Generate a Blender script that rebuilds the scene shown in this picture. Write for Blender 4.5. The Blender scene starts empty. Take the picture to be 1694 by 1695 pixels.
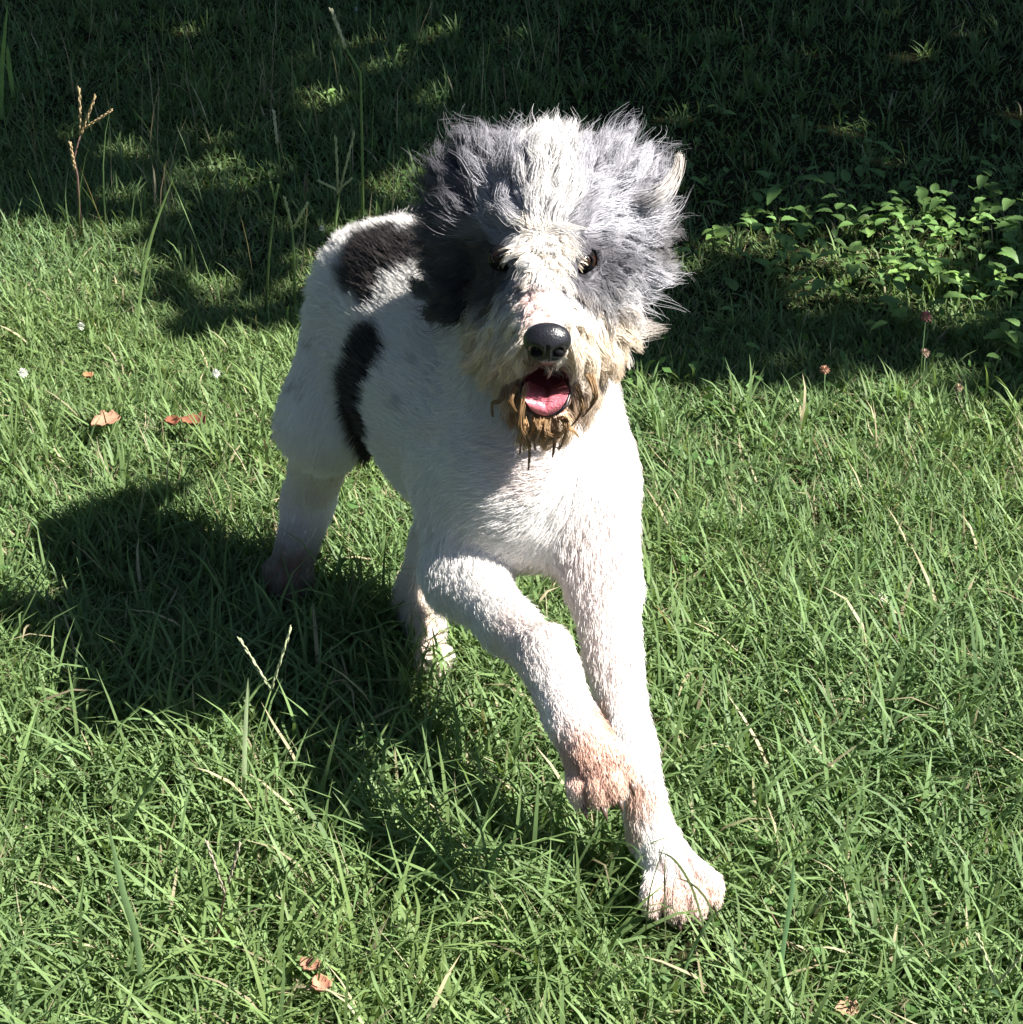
import bpy, math, random
import numpy as np
from mathutils import Vector, Matrix, Quaternion
from mathutils.kdtree import KDTree

SC = bpy.context.scene
COL = SC.collection
rng = np.random.default_rng(7)
random.seed(7)
R = math.radians

# ------------------------------------------------------------------ camera
CAM_H, PITCH, FPX = 1.25, 32.0, 3000.0          # metres, degrees below horizontal, focal length in photo pixels
cam_d = bpy.data.cameras.new('camera')
cam = bpy.data.objects.new('camera', cam_d); COL.objects.link(cam)
cam.location = (0, 0, CAM_H); cam.rotation_euler = (R(90 - PITCH), 0, 0)
cam_d.sensor_fit = 'HORIZONTAL'; cam_d.sensor_width = 36; cam_d.lens = 36 * FPX / 1694
cam_d.clip_start = 0.02; cam_d.clip_end = 500
SC.camera = cam

# ------------------------------------------------------------------ light
SUN_AZ = math.atan2(-0.22, 1.0)                # direction towards the sun, seen from above
SUN_EL = R(46)
TO_SUN = np.array([math.cos(SUN_EL) * math.cos(SUN_AZ), math.cos(SUN_EL) * math.sin(SUN_AZ), math.sin(SUN_EL)])
W = bpy.data.worlds.new('World'); SC.world = W; W.use_nodes = True
wn = W.node_tree.nodes; wn.clear()
sky = wn.new('ShaderNodeTexSky'); sky.sky_type = 'NISHITA'; sky.sun_disc = False
sky.sun_elevation = SUN_EL; sky.sun_rotation = math.pi / 2 - SUN_AZ; sky.air_density = 0.7; sky.dust_density = 0.3
bg = wn.new('ShaderNodeBackground'); bg.inputs['Strength'].default_value = 0.05
wo = wn.new('ShaderNodeOutputWorld')
W.node_tree.links.new(sky.outputs[0], bg.inputs[0]); W.node_tree.links.new(bg.outputs[0], wo.inputs[0])
sun_d = bpy.data.lights.new('sun', 'SUN'); sun_d.energy = 5.0; sun_d.angle = R(0.5); sun_d.color = (1.0, 0.955, 0.89)
sun = bpy.data.objects.new('sun', sun_d); COL.objects.link(sun)
sun.rotation_euler = Vector(TO_SUN).to_track_quat('Z', 'Y').to_euler(); sun.location = Vector(TO_SUN) * 20
SC.view_settings.view_transform = 'Standard'; SC.view_settings.look = 'None'
SC.view_settings.gamma = 1; SC.view_settings.use_curve_mapping = False
SC.view_settings.exposure = 1.82
SC.render.engine = 'CYCLES'
SC.cycles.use_denoising = True
SC.cycles.max_bounces = 6; SC.cycles.diffuse_bounces = 4; SC.cycles.glossy_bounces = 2
SC.cycles.transmission_bounces = 4; SC.cycles.transparent_max_bounces = 8
try: SC.cycles_curves.shape = 'RIBBONS'
except Exception: pass

# ------------------------------------------------------------------ helpers
cp, sp = math.cos(R(PITCH)), math.sin(R(PITCH))
def P(px, py, Y):
    """the place seen at photo pixel (px, py) at distance Y along the ground"""
    a, b = (px - 847) / FPX, (847.5 - py) / FPX
    r = np.array([a, cp + b * sp, -sp + b * cp])
    return np.array([0, 0, CAM_H]) + r * (Y / r[1])
def G(px, py, z=0.0):
    a, b = (px - 847) / FPX, (847.5 - py) / FPX
    r = np.array([a, cp + b * sp, -sp + b * cp])
    return np.array([0, 0, CAM_H]) + r * ((z - CAM_H) / r[2])
def UV(p):
    q = p - np.array([0, 0, CAM_H])
    d = q[..., 1] * cp - q[..., 2] * sp
    u = q[..., 1] * sp + q[..., 2] * cp
    return 847 + FPX * q[..., 0] / d, 847.5 - FPX * u / d
def nrm(v): return v / np.maximum(np.linalg.norm(v, axis=-1, keepdims=True), 1e-9)
def sst(a, b, x):
    t = np.clip((x - a) / (b - a), 0, 1); return t * t * (3 - 2 * t)
def mixc(a, b, t):
    t = np.asarray(t)[..., None]; return a * (1 - t) + b * t
def vnoise(p, scale, seed=0):
    """cheap smooth value noise 0..1"""
    q = p * scale + seed * 17.31
    i = np.floor(q).astype(np.int64); f = q - i; f = f * f * (3 - 2 * f)
    n = q.shape[-1]; out = 0
    for c in range(2 ** n):
        w = 1; h = np.zeros(q.shape[:-1], np.int64) + seed * 7919
        for k in range(n):
            bit = (c >> k) & 1
            w = w * (f[..., k] if bit else 1 - f[..., k])
            h = (h * 73856093) ^ ((i[..., k] + bit) * [19349663, 83492791, 49979687][k])
        h = (h ^ (h >> 13)) * 1274126177 & 0x7fffffff
        out = out + w * ((h ^ (h >> 16)) % 65536) / 65535.0
    return out

def tag(o, label=None, cat=None, group=None, kind=None):
    if label: o['label'] = label
    if cat: o['category'] = cat
    if group: o['group'] = group
    if kind: o['kind'] = kind
    return o
def empty(name, loc=(0, 0, 0)):
    o = bpy.data.objects.new(name, None); COL.objects.link(o); o.location = loc
    o.empty_display_size = 0.05; return o
def mesh_obj(name, v, f, mat, parent=None, smooth=True, cols=None):
    """v (n,3) f list or (m,k) array in world coordinates; the object sits at the parent's origin"""
    me = bpy.data.meshes.new(name); v = np.asarray(v, np.float64)
    if parent is not None:
        v = v - np.array(parent['_o'] if '_o' in parent else tuple(parent.location))
    if isinstance(f, np.ndarray):
        m, k = f.shape
        me.vertices.add(len(v)); me.vertices.foreach_set('co', v.astype(np.float32).ravel())
        me.loops.add(m * k); me.loops.foreach_set('vertex_index', f.astype(np.int32).ravel())
        me.polygons.add(m); me.polygons.foreach_set('loop_start', np.arange(0, m * k, k, dtype=np.int32))
        try: me.polygons.foreach_set('loop_total', np.full(m, k, np.int32))
        except Exception: pass
        me.update(calc_edges=True)
    else:
        me.from_pydata([tuple(x) for x in v], [], f); me.update()
    if smooth: me.polygons.foreach_set('use_smooth', [True] * len(me.polygons))
    if cols is not None:
        a = me.color_attributes.new('tint', 'FLOAT_COLOR', 'POINT')
        c = np.ones((len(v), 4), np.float32); c[:, :3] = cols; a.data.foreach_set('color', c.ravel())
    me.materials.append(mat)
    o = bpy.data.objects.new(name, me); COL.objects.link(o)
    if parent is not None: o.parent = parent
    return o

# ------------------------------------------------------------------ materials
def mat_new(name):
    m = bpy.data.materials.new(name); m.use_nodes = True
    nt = m.node_tree; nt.nodes.clear()
    out = nt.nodes.new('ShaderNodeOutputMaterial'); return m, nt, out
def principled(nt, **kw):
    b = nt.nodes.new('ShaderNodeBsdfPrincipled')
    for k, v in kw.items(): b.inputs[k.replace('_', ' ')].default_value = v
    return b
def tint_mat(name, rough=0.6, spec=0.3, transl=0.0, noise=0.0, nscale=40, tcol=None, gain=1.0):
    m, nt, out = mat_new(name); L = nt.links
    at = nt.nodes.new('ShaderNodeAttribute'); at.attribute_name = 'tint'
    col = at.outputs['Color']
    if noise:
        tc = nt.nodes.new('ShaderNodeTexCoord'); n = nt.nodes.new('ShaderNodeTexNoise'); n.inputs['Scale'].default_value = nscale
        L.new(tc.outputs['Object'], n.inputs['Vector'])
        mr = nt.nodes.new('ShaderNodeMapRange'); mr.inputs['To Min'].default_value = 1 - noise; mr.inputs['To Max'].default_value = 1 + noise
        L.new(n.outputs['Fac'], mr.inputs['Value'])
        mx = nt.nodes.new('ShaderNodeVectorMath'); mx.operation = 'SCALE'
        L.new(col, mx.inputs[0]); L.new(mr.outputs[0], mx.inputs['Scale']); col = mx.outputs[0]
    b = principled(nt, Roughness=rough); b.inputs['Specular IOR Level'].default_value = spec
    L.new(col, b.inputs['Base Color'])
    if transl:
        t = nt.nodes.new('ShaderNodeBsdfTranslucent'); ms = nt.nodes.new('ShaderNodeMixShader'); ms.inputs[0].default_value = transl
        if tcol:
            mm = nt.nodes.new('ShaderNodeVectorMath'); mm.operation = 'MULTIPLY'; mm.inputs[1].default_value = tcol
            L.new(col, mm.inputs[0]); L.new(mm.outputs[0], t.inputs['Color'])
        else: L.new(col, t.inputs['Color'])
        L.new(b.outputs[0], ms.inputs[1]); L.new(t.outputs[0], ms.inputs[2]); L.new(ms.outputs[0], out.inputs[0])
    else: L.new(b.outputs[0], out.inputs[0])
    return m
def plain(name, c, rough=0.5, spec=0.5, noise=0.15, scale=60, bump=0.0):
    m, nt, out = mat_new(name); L = nt.links
    b = principled(nt, Roughness=rough); b.inputs['Specular IOR Level'].default_value = spec
    tc = nt.nodes.new('ShaderNodeTexCoord'); n = nt.nodes.new('ShaderNodeTexNoise'); n.inputs['Scale'].default_value = scale
    L.new(tc.outputs['Object'], n.inputs['Vector'])
    cr = nt.nodes.new('ShaderNodeValToRGB')
    cr.color_ramp.elements[0].position = .3; cr.color_ramp.elements[1].position = .7
    cr.color_ramp.elements[0].color = tuple(x * (1 - noise) for x in c) + (1,)
    cr.color_ramp.elements[1].color = tuple(min(1, x * (1 + noise)) for x in c) + (1,)
    L.new(n.outputs['Fac'], cr.inputs[0]); L.new(cr.outputs[0], b.inputs['Base Color'])
    if bump:
        bp = nt.nodes.new('ShaderNodeBump'); bp.inputs['Strength'].default_value = bump; bp.inputs['Distance'].default_value = 0.002
        L.new(n.outputs['Fac'], bp.inputs['Height']); L.new(bp.outputs[0], b.inputs['Normal'])
    L.new(b.outputs[0], out.inputs[0]); return m
M_FUR = tint_mat('fur', rough=0.42, spec=0.35, transl=0.18)
M_WET = tint_mat('wet_fur', rough=0.25, spec=0.6, transl=0.1)
M_SKIN = tint_mat('skin', rough=0.7, spec=0.2, noise=0.06, nscale=90)
M_GRASS = tint_mat('grass_blade', rough=0.52, spec=0.20, transl=0.38, tcol=(1.15, 1.15, 0.7), noise=0.22, nscale=55)
M_LEAF = tint_mat('leaf', rough=0.45, spec=0.35, transl=0.28, tcol=(1.1, 1.25, 0.6), noise=0.2, nscale=70)
M_DRY = tint_mat('dry_leaf', rough=0.75, spec=0.2, transl=0.15, noise=0.35, nscale=120)
M_CROWN = tint_mat('tree_leaf', rough=0.5, spec=0.3, transl=0.18, tcol=(1.0, 1.2, 0.5))
M_NOSE = plain('nose_leather', (0.012, 0.012, 0.015), rough=0.3, spec=0.55, noise=0.3, scale=650, bump=0.3)
M_NOSTRIL = plain('nostril_dark', (0.003, 0.003, 0.004), rough=0.7, spec=0.1)
M_TONGUE = plain('tongue', (0.62, 0.17, 0.21), rough=0.24, spec=0.6, noise=0.12, scale=500, bump=0.4)
M_GUM = plain('mouth_lining', (0.10, 0.02, 0.028), rough=0.35, spec=0.5, noise=0.2, scale=200)
M_LIP = plain('dark_lip', (0.02, 0.014, 0.015), rough=0.35, spec=0.5)
M_TOOTH = plain('tooth', (0.62, 0.56, 0.44), rough=0.3, spec=0.5, noise=0.05)
M_EYE = plain('eyeball', (0.020, 0.009, 0.005), rough=0.3, spec=0.2, noise=0.05, scale=700)
M_PUPIL = plain('pupil', (0.002, 0.002, 0.002), rough=0.12, spec=0.5)
M_CLAW = plain('claw', (0.09, 0.06, 0.045), rough=0.35, spec=0.5)
M_BARK = plain('bark', (0.09, 0.065, 0.045), rough=0.9, spec=0.1, noise=0.5, scale=18, bump=1.0)

# ------------------------------------------------------------------ setting: ground
def ground_mat():
    m, nt, out = mat_new('soil_and_thatch'); L = nt.links
    tc = nt.nodes.new('ShaderNodeTexCoord')
    n1 = nt.nodes.new('ShaderNodeTexNoise'); n1.inputs['Scale'].default_value = 3; n1.inputs['Detail'].default_value = 4
    n2 = nt.nodes.new('ShaderNodeTexNoise'); n2.inputs['Scale'].default_value = 120; n2.inputs['Detail'].default_value = 5
    L.new(tc.outputs['Object'], n1.inputs['Vector']); L.new(tc.outputs['Object'], n2.inputs['Vector'])
    c1 = nt.nodes.new('ShaderNodeValToRGB'); c1.color_ramp.elements[0].color = (0.018, 0.022, 0.010, 1); c1.color_ramp.elements[1].color = (0.040, 0.046, 0.018, 1)
    c2 = nt.nodes.new('ShaderNodeValToRGB'); c2.color_ramp.elements[0].color = (0.3, 0.3, 0.3, 1); c2.color_ramp.elements[0].position = .35; c2.color_ramp.elements[1].color = (1.6, 1.45, 1.1, 1)
    L.new(n1.outputs[0], c1.inputs[0]); L.new(n2.outputs[0], c2.inputs[0])
    mx = nt.nodes.new('ShaderNodeVectorMath'); mx.operation = 'MULTIPLY'; L.new(c1.outputs[0], mx.inputs[0]); L.new(c2.outputs[0], mx.inputs[1])
    b = principled(nt, Roughness=0.95); b.inputs['Specular IOR Level'].default_value = 0.1
    L.new(mx.outputs[0], b.inputs['Base Color'])
    bp = nt.nodes.new('ShaderNodeBump'); bp.inputs['Distance'].default_value = 0.01; L.new(n2.outputs[0], bp.inputs['Height']); L.new(bp.outputs[0], b.inputs['Normal'])
    L.new(b.outputs[0], out.inputs[0]); return m
gx = np.concatenate([[-200, -60, -20, -8], np.linspace(-3, 3, 49), [8, 20, 60, 200]])
gy = np.concatenate([[-200, -60, -15, -3], np.linspace(0, 7, 57), [12, 25, 70, 200]])
GX, GY = np.meshgrid(gx, gy, indexing='ij')
def ground_z(x, y):
    p = np.stack([x, y], -1)
    return -0.004 + 0.022 * (vnoise(p, 2.3, 3) - .5) + 0.012 * (vnoise(p, 7.0, 4) - .5)
near = np.exp(-np.maximum(np.hypot(GX, GY - 2.5) - 4, 0))
GZ = ground_z(GX, GY) * near
gi = np.arange(len(gx) * len(gy)).reshape(len(gx), len(gy))
gf = np.stack([gi[:-1, :-1], gi[1:, :-1], gi[1:, 1:], gi[:-1, 1:]], -1).reshape(-1, 4)
tag(mesh_obj('ground', np.stack([GX, GY, GZ], -1).reshape(-1, 3), gf, ground_mat()), kind='structure')

# ------------------------------------------------------------------ trees whose crowns shade the back of the lawn
def edge_y(x): return np.interp(x, [-4, -.9, -.4, 0, .25, .8, 3, 5], [3.3, 3.02, 2.88, 2.55, 2.33, 2.23, 1.95, 1.85])
LITS = []     # ground spots where the sun comes through the crowns
for (px, py, z, r) in [(1520, 335, .08, .065), (1475, 345, .08, .06), (1430, 350, .08, .04), (1560, 360, .08, .05), (1640, 310, .09, .07), (1655, 350, .08, .04), (1410, 425, .05, .04), (1535, 420, .06, .06),
                       (1490, 420, .06, .03), (1395, 470, .04, .02), (1660, 445, .07, .07), (1180, 385, .06, .045), (1330, 345, .06, .04), (1270, 350, .06, .04),
                       (1665, 545, .08, .045), (545, 155, .03, .07), (690, 270, .03, .07), (665, 85, .03, .05), (330, 30, .03, .05), (235, 222, .03, .06), (160, 175, .05, .05), (365, 205, .03, .035),
                       (105, 175, .03, .04), (20, 240, .03, .04), (700, 300, .03, .05), (300, 330, .03, .05), (10, 130, .1, .06), (590, 345, .03, .05),
                       (1150, 175, .03, .03), (1420, 190, .03, .03), (480, 200, .03, .03), (430, 370, .03, .06), (640, 330, .03, .04)]:
    g = G(px, py, z) ; g = g - TO_SUN * (z / TO_SUN[2]); LITS.append((g[0], g[1], r))
DARKS = [] # spots of the sunny lawn that stray leaf clumps shade
for (px, py, r) in [(270, 430, .09), (380, 470, .11), (330, 510, .09), (440, 410, .1), (250, 500, .07), (300, 400, .1), (180, 390, .06), (480, 520, .08), (420, 500, .1), (500, 440, .1), (370, 410, .1)]:
    g = G(px, py, 0); DARKS.append((g[0], g[1], r))
def shade_samples(n):
    x = rng.uniform(-3.2, 3.4, n); y = rng.uniform(1.7, 7.6, n)
    p = np.stack([x, y], -1)
    e = edge_y(x) + 0.20 * (vnoise(p, 2.6, 11) - .5) + 0.10 * (vnoise(p, 8, 12) - .5)
    ok = y > e + 0.04
    ok &= (x > -2.9 + .9 * (vnoise(p, 1.3, 14) - .5)) & (y < 7.2 + .8 * (vnoise(p, 1.3, 15) - .5))
    thin = (vnoise(p, 5.5, 13) > .86) & (x < .2)
    ok &= ~(thin & (rng.random(n) < .7) & (y < 5))
    for (a, b, r) in LITS: ok &= ((x - a) ** 2 + (y - b) ** 2 > (r * .9 + (.020 if a > .25 else -.004)) ** 2)
    return x[ok], y[ok]
n_lf = 100000
sx, sy = shade_samples(n_lf)
dx, dy = [], []
for (a, b, r) in DARKS:
    k = int(14 * (r / .1) ** 2); t = rng.uniform(0, 6.283, k); q = r * np.sqrt(rng.random(k)); dx.append(a + q * np.cos(t)); dy.append(b + q * np.sin(t))
sx = np.concatenate([sx] + dx); sy = np.concatenate([sy] + dy)
# dappled light: leaves hang 2.3-5.5 m up, in layered boughs
hh = 2.5 + 3.2 * np.clip(vnoise(np.stack([sx, sy], -1), .9, 21) * .75 + rng.random(len(sx)) * .35, 0, 1)
hh[-sum(len(a) for a in dx):] = 2.6 + .25 * rng.random(sum(len(a) for a in dx))
cen = np.stack([sx, sy, np.zeros_like(sx)], -1) + TO_SUN * (hh / TO_SUN[2])[:, None]
TREES = [((2.9, 3.9), 'oak_tree', 'wide leafy tree standing at the right edge of the lawn behind the weeds'),
         ((5.6, 2.8), 'oak_tree', 'leafy tree farthest right of the lawn, its crown reaching the grass'),
         ((4.3, 7.6), 'oak_tree', 'leafy tree rearmost on the right, before the thicket'),
         ((-0.8, 7.4), 'oak_tree', 'leafy tree behind the lawn on the left, shading the far grass')]
tc_ = np.array([t[0] for t in TREES])
own = np.argmin(((cen[:, None, :2] - tc_[None]) ** 2).sum(-1), 1)
def tube(path, rad, n=8):
    """tapering tube round a path"""
    path = np.asarray(path, float); rad = np.asarray(rad, float); m = len(path)
    tan = nrm(np.gradient(path, axis=0)); ref = np.array([0.3, 0.9, 0.31]) if abs(tan[0][2]) > .8 else np.array([0, 0, 1.0])
    v = []; prev = ref
    for i in range(m):
        a = prev - tan[i] * (prev @ tan[i]); a = a / max(np.linalg.norm(a), 1e-6); prev = a; b = np.cross(tan[i], a)
        for k in range(n):
            t = 2 * math.pi * k / n; v.append(path[i] + rad[i] * (math.cos(t) * a + math.sin(t) * b))
    f = []
    for i in range(m - 1):
        for k in range(n): f.append((i * n + k, i * n + (k + 1) % n, (i + 1) * n + (k + 1) % n, (i + 1) * n + k))
    f.append(tuple(range(n))[::-1]); f.append(tuple((m - 1) * n + k for k in range(n)))
    return v, f
def merge(parts):
    V, F, o = [], [], 0
    for v, f in parts:
        V += list(v); F += [tuple(i + o for i in q) for q in f]; o += len(v)
    return V, F
def leaf_cards(c, size, cols, up=0.55):
    """pointed leaves, each four corners with a folded midrib (2 quads of 4 -> 4 tris)"""
    n = len(c)
    nn = nrm(rng.normal(size=(n, 3)) * .8 + np.array([0, 0, up + .4])); d = nrm(np.cross(nn, rng.normal(size=(n, 3)))); s = np.cross(nn, d)
    L = size[:, None]
    v = np.stack([c - d * L * .5, c + s * L * .30 + nn * L * .06, c + d * L * .5, c - s * L * .30 + nn * L * .06], 1).reshape(-1, 3)
    i = np.arange(n)[:, None] * 4
    f = np.concatenate([i + [0, 1, 2], i + [0, 2, 3]], 0)
    return v, f, np.repeat(cols, 4, 0)
for ti, ((tx, ty), nm, lab) in enumerate(TREES):
    root = empty(nm, (tx, ty, 0)); tag(root, lab, 'tree', 'shade trees round the back of the lawn')
    sel = cen[own == ti]
    parts = []
    H = 3.4; r0 = .16
    path = [(tx, ty, -.1), (tx + .03, ty, .5), (tx - .03, ty + .05, 1.5), (tx + .05, ty, 2.4), (tx, ty, H)]
    parts.append(tube(path, [r0 * 1.5, r0 * 1.05, r0, r0 * .85, r0 * .6], 12))
    for k in range(12):
        tgt = sel[rng.integers(len(sel))]; s0 = np.array([tx, ty, 1.9 + 1.4 * k / 12])
        mid = s0 * .5 + tgt * .5 + np.array([0, 0, .3]); q = s0 * .8 + tgt * .2 + np.array([0, 0, .2])
        parts.append(tube([s0, q, mid, tgt], [.07, .055, .03, .006], 6))
        for j in range(3):
            t2 = sel[np.argsort(((sel - mid) ** 2).sum(1))[rng.integers(5, 400)]]
            parts.append(tube([mid, (mid + t2) / 2 + [0, 0, .08], t2], [.02, .012, .004], 5))
    v, f = merge(parts); mesh_obj('trunk', v, f, M_BARK, root)
    c0 = np.array([0.045, 0.085, 0.022]) * rng.uniform(.6, 1.5, (len(sel), 1)) * np.array([1, 1, 1]) + rng.normal(0, .004, (len(sel), 3))
    v, f, c = leaf_cards(sel, rng.uniform(.07, .13, len(sel)), np.clip(c0, .008, 1))
    tag(mesh_obj('crown', v, f, M_CROWN, root, smooth=False, cols=c), kind='stuff')
# unseen thicket added behind the lawn to block sky light
for k, (bx, by, rr, hb) in enumerate([(-3.6, 8.6, 1.5, 2.2), (-1.2, 9.4, 1.6, 2.6), (1.3, 9.2, 1.5, 2.4), (3.6, 9.6, 1.7, 2.8), (6.2, 8.6, 1.6, 2.4), (-5.8, 7.6, 1.5, 2.4), (7.6, 6.4, 1.5, 2.3)]):
    root = empty('bush', (bx, by, 0))
    tag(root, ['broad bush second from the left in the thicket behind the lawn', 'tall bush behind the left shade tree trunk', 'rounded bush in the middle of the thicket behind the lawn',
               'tallest bush of the thicket, right of its middle', 'bush to the right of the tallest one in the thicket', 'leftmost bush of the thicket', 'rightmost bush of the thicket'][k], 'bush', 'bushes of the thicket behind the lawn')
    n = 5200; d = nrm(rng.normal(size=(n, 3))); d[:, 2] = np.abs(d[:, 2])
    rad = rr * (0.75 + .35 * vnoise(d + 3, 2.2, 40 + k))[:, None] * rng.uniform(.55, 1, (n, 1)) ** .5
    c = np.array([bx, by, 0.05]) + d * rad * np.array([1, .8, hb / rr])
    cl = np.array([0.035, 0.07, 0.02]) * rng.uniform(.6, 1.6, (n, 1)) * np.ones((n, 3))
    v, f, cc = leaf_cards(c, rng.uniform(.10, .17, n), cl); tag(mesh_obj('crown', v, f, M_CROWN, root, smooth=False, cols=cc), kind='stuff')
    parts = [tube([(bx + .1 * math.cos(a), by + .1 * math.sin(a), -.05), (bx + .35 * math.cos(a), by + .3 * math.sin(a), hb * .4), (bx + .7 * math.cos(a), by + .5 * math.sin(a), hb * .75)], [.035, .025, .008], 6) for a in (0.3, 1.6, 2.8, 4.1, 5.3)]
    v, f = merge(parts); mesh_obj('stem', v, f, M_BARK, root)

# unseen tall trees added around the garden to cut ambient sky light
for k, (bx, by, rr, hb, lab) in enumerate([(-6.0, 3.8, 2.3, 6.5, 'tall dense tree left of the lawn, level with the dog'), (-6.2, -.6, 2.4, 7.0, 'tall dense tree left of the lawn beside the photographer'), (-3.6, -5.2, 2.6, 7.0, 'tall dense tree behind the photographer to the left'),
                                       (.8, -6.4, 2.5, 6.5, 'tall dense tree straight behind the photographer'), (-3.4, 11.0, 2.4, 7.0, 'tall dense tree behind the thicket on the left'), (1.2, 11.6, 2.5, 7.0, 'tall dense tree behind the middle of the thicket'), (5.2, 11.0, 2.5, 7.0, 'tall dense tree behind the thicket on the right')]):
    root = empty('broadleaf_tree', (bx, by, 0)); tag(root, lab, 'tree', 'tall trees closing the garden')
    n = 3800; d = nrm(rng.normal(size=(n, 3))); rad = rr * (.72 + .4 * vnoise(d + 3, 2.4, 70 + k))[:, None] * rng.uniform(.5, 1, (n, 1)) ** .5
    c = np.array([bx, by, .6 + hb * .5]) + d * rad * np.array([1, 1, hb * .5 / rr])
    cl_ = np.array([0.035, 0.07, 0.02]) * rng.uniform(.6, 1.6, (n, 1)) * np.ones((n, 3))
    v, f, cc = leaf_cards(c, rng.uniform(.24, .42, n), cl_); tag(mesh_obj('crown', v, f, M_CROWN, root, smooth=False, cols=cc), kind='stuff')
    parts = [tube([(bx, by, -.1), (bx + .05, by, 1.2), (bx - .05, by + .05, 3.0), (bx, by, hb * .8)], [.24, .19, .15, .05], 12)]
    for a in (0.2, 1.3, 2.5, 3.6, 4.9): parts.append(tube([(bx, by, 1.8 + .3 * a), (bx + .8 * math.cos(a), by + .8 * math.sin(a), 2.6 + .4 * a), (bx + 1.7 * math.cos(a), by + 1.7 * math.sin(a), 3.3 + .5 * a)], [.08, .05, .015], 6))
    v, f = merge(parts); mesh_obj('trunk', v, f, M_BARK, root)

# ------------------------------------------------------------------ the dog: one continuous body
# every limb is a tapering capsule (a, b, ra, rb, blend, coat flow, coat length, region)
def A(*v): return np.array(v, float)
chest = P(876, 760, 1.60); mid = P(732, 610, 1.745); pelvis = P(632, 480, 1.83)
withers = P(820, 560, 1.70)
skull = P(915, 402, 1.590)
PR = []
def cap(a, b, ra, rb, k=.03, ln=.015, reg='body', flow=None, lift=.35):
    if reg == 'leg' and ln < .016: ln = .0105
    a = np.array(a, float); b = np.array(b, float)
    PR.append(dict(a=a, b=b, ra=ra, rb=rb, k=k, ln=ln, reg=reg, flow=nrm(b - a) if flow is None else nrm(np.array(flow, float)), lift=lift))
# trunk
cap(chest, mid, .090, .090, .05)
cap(withers, P(700, 465, 1.78), .060, .060, .05)
cap(mid, pelvis, .086, .066, .05)
cap(P(868, 820, 1.57), P(750, 730, 1.72), .068, .075, .05)
# neck
cap(P(900, 470, 1.64), chest, .060, .086, .05, flow=A(0, .1, -1))
# shoulders and dog's right foreleg (left in the photo), lifted and reaching
sh_r = P(790, 810, 1.58); el_r = P(763, 945, 1.53); ca_r = P(900, 1085, 1.355); pa_r = P(985, 1255, 1.265)
cap(sh_r, el_r, .050, .036, .03)
cap(el_r, P(840, 1035, 1.43), .035, .0255, .02, reg='leg')
cap(P(840, 1035, 1.43), ca_r, .0255, .0225, .012, reg='leg')
cap(P(908, 1070, 1.355), P(914, 1095, 1.345), .0195, .0195, .012, reg='leg')
cap(ca_r, P(945, 1190, 1.30), .0235, .0215, .010, reg='leg')
cap(P(945, 1190, 1.30), pa_r, .0215, .026, .010, reg='paw', ln=.009)
# dog's left foreleg (right in the photo), straight down
sh_l = P(968, 800, 1.57); el_l = P(998, 960, 1.48); ca_l = P(1044, 1245, 1.335)
cap(sh_l, el_l, .050, .033, .03)
cap(el_l, P(1015, 1090, 1.41), .033, .0245, .015, reg='leg')
cap(P(1015, 1090, 1.41), P(1040, 1220, 1.345), .0245, .0205, .012, reg='leg')
cap(P(1040, 1220, 1.345), P(1046, 1260, 1.328), .0225, .0225, .008, reg='leg')
cap(ca_l, P(1078, 1380, 1.300), .0205, .0205, .010, reg='leg')
cap(P(1078, 1380, 1.300), P(1114, 1445, 1.275), .0205, .026, .010, reg='paw', ln=.008)
def toes(base, tip_c, spread, r, side, down, reg='paw', ln=.005):
    """four toes fanned from a paw"""
    fwd = nrm(tip_c - base); sd = nrm(side - fwd * (side @ fwd))
    for k, s in enumerate((-1.5, -.5, .5, 1.5)):
        t0 = base + sd * spread * s * .55
        t1 = tip_c + sd * spread * s - fwd * (abs(s) - .5) * .010
        t2 = t1 + down * .010 + fwd * .004
        cap(t0, t1, r * .8, r, .0025, reg=reg, ln=ln, flow=fwd + down * .4)
        cap(t1, t2, r, r * .9, .003, reg=reg, ln=ln, flow=fwd * .6 + down)
        TOES.append((t2, fwd, down)); TOECAP.append((t0, t1, t2, r))
TOES = []; TOECAP = []
toes(P(970, 1225, 1.285), P(1002, 1298, 1.238), .0158, .0108, P(1060, 1260, 1.26) - P(960, 1290, 1.26), A(.1, .15, -1))
toes(P(1112, 1430, 1.278), P(1134, 1488, 1.240), .0195, .0116, A(1, .1, 0), A(0, -.05, -1))
# hind legs
hip_r = P(606, 520, 1.83); kn_r = P(543, 690, 1.78); ho_r = P(512, 825, 1.87); pw_r = P(487, 920, 1.81)
cap(hip_r, kn_r, .052, .042, .04)
cap(P(608, 590, 1.81), kn_r, .056, .042, .04)
cap(kn_r, ho_r, .038, .027, .03, reg='leg')
cap(ho_r, pw_r, .0265, .024, .02, reg='leg')
toes(pw_r, P(474, 962, 1.785), .0125, .0125, A(1, .1, 0), A(0, 0, -1), reg='dirty')
hip_l = P(710, 520, 1.83); kn_l = P(760, 790, 1.76); ho_l = P(694, 975, 1.74); pw_l = P(708, 1060, 1.675)
cap(hip_l, kn_l, .060, .040, .04)
cap(kn_l, ho_l, .036, .022, .02, reg='leg')
cap(ho_l, pw_l, .021, .019, .015, reg='leg', ln=.02)
toes(pw_l, P(722, 1100, 1.635), .009, .010, A(1, .1, 0), A(0, 0, -1), reg='paw')
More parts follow.
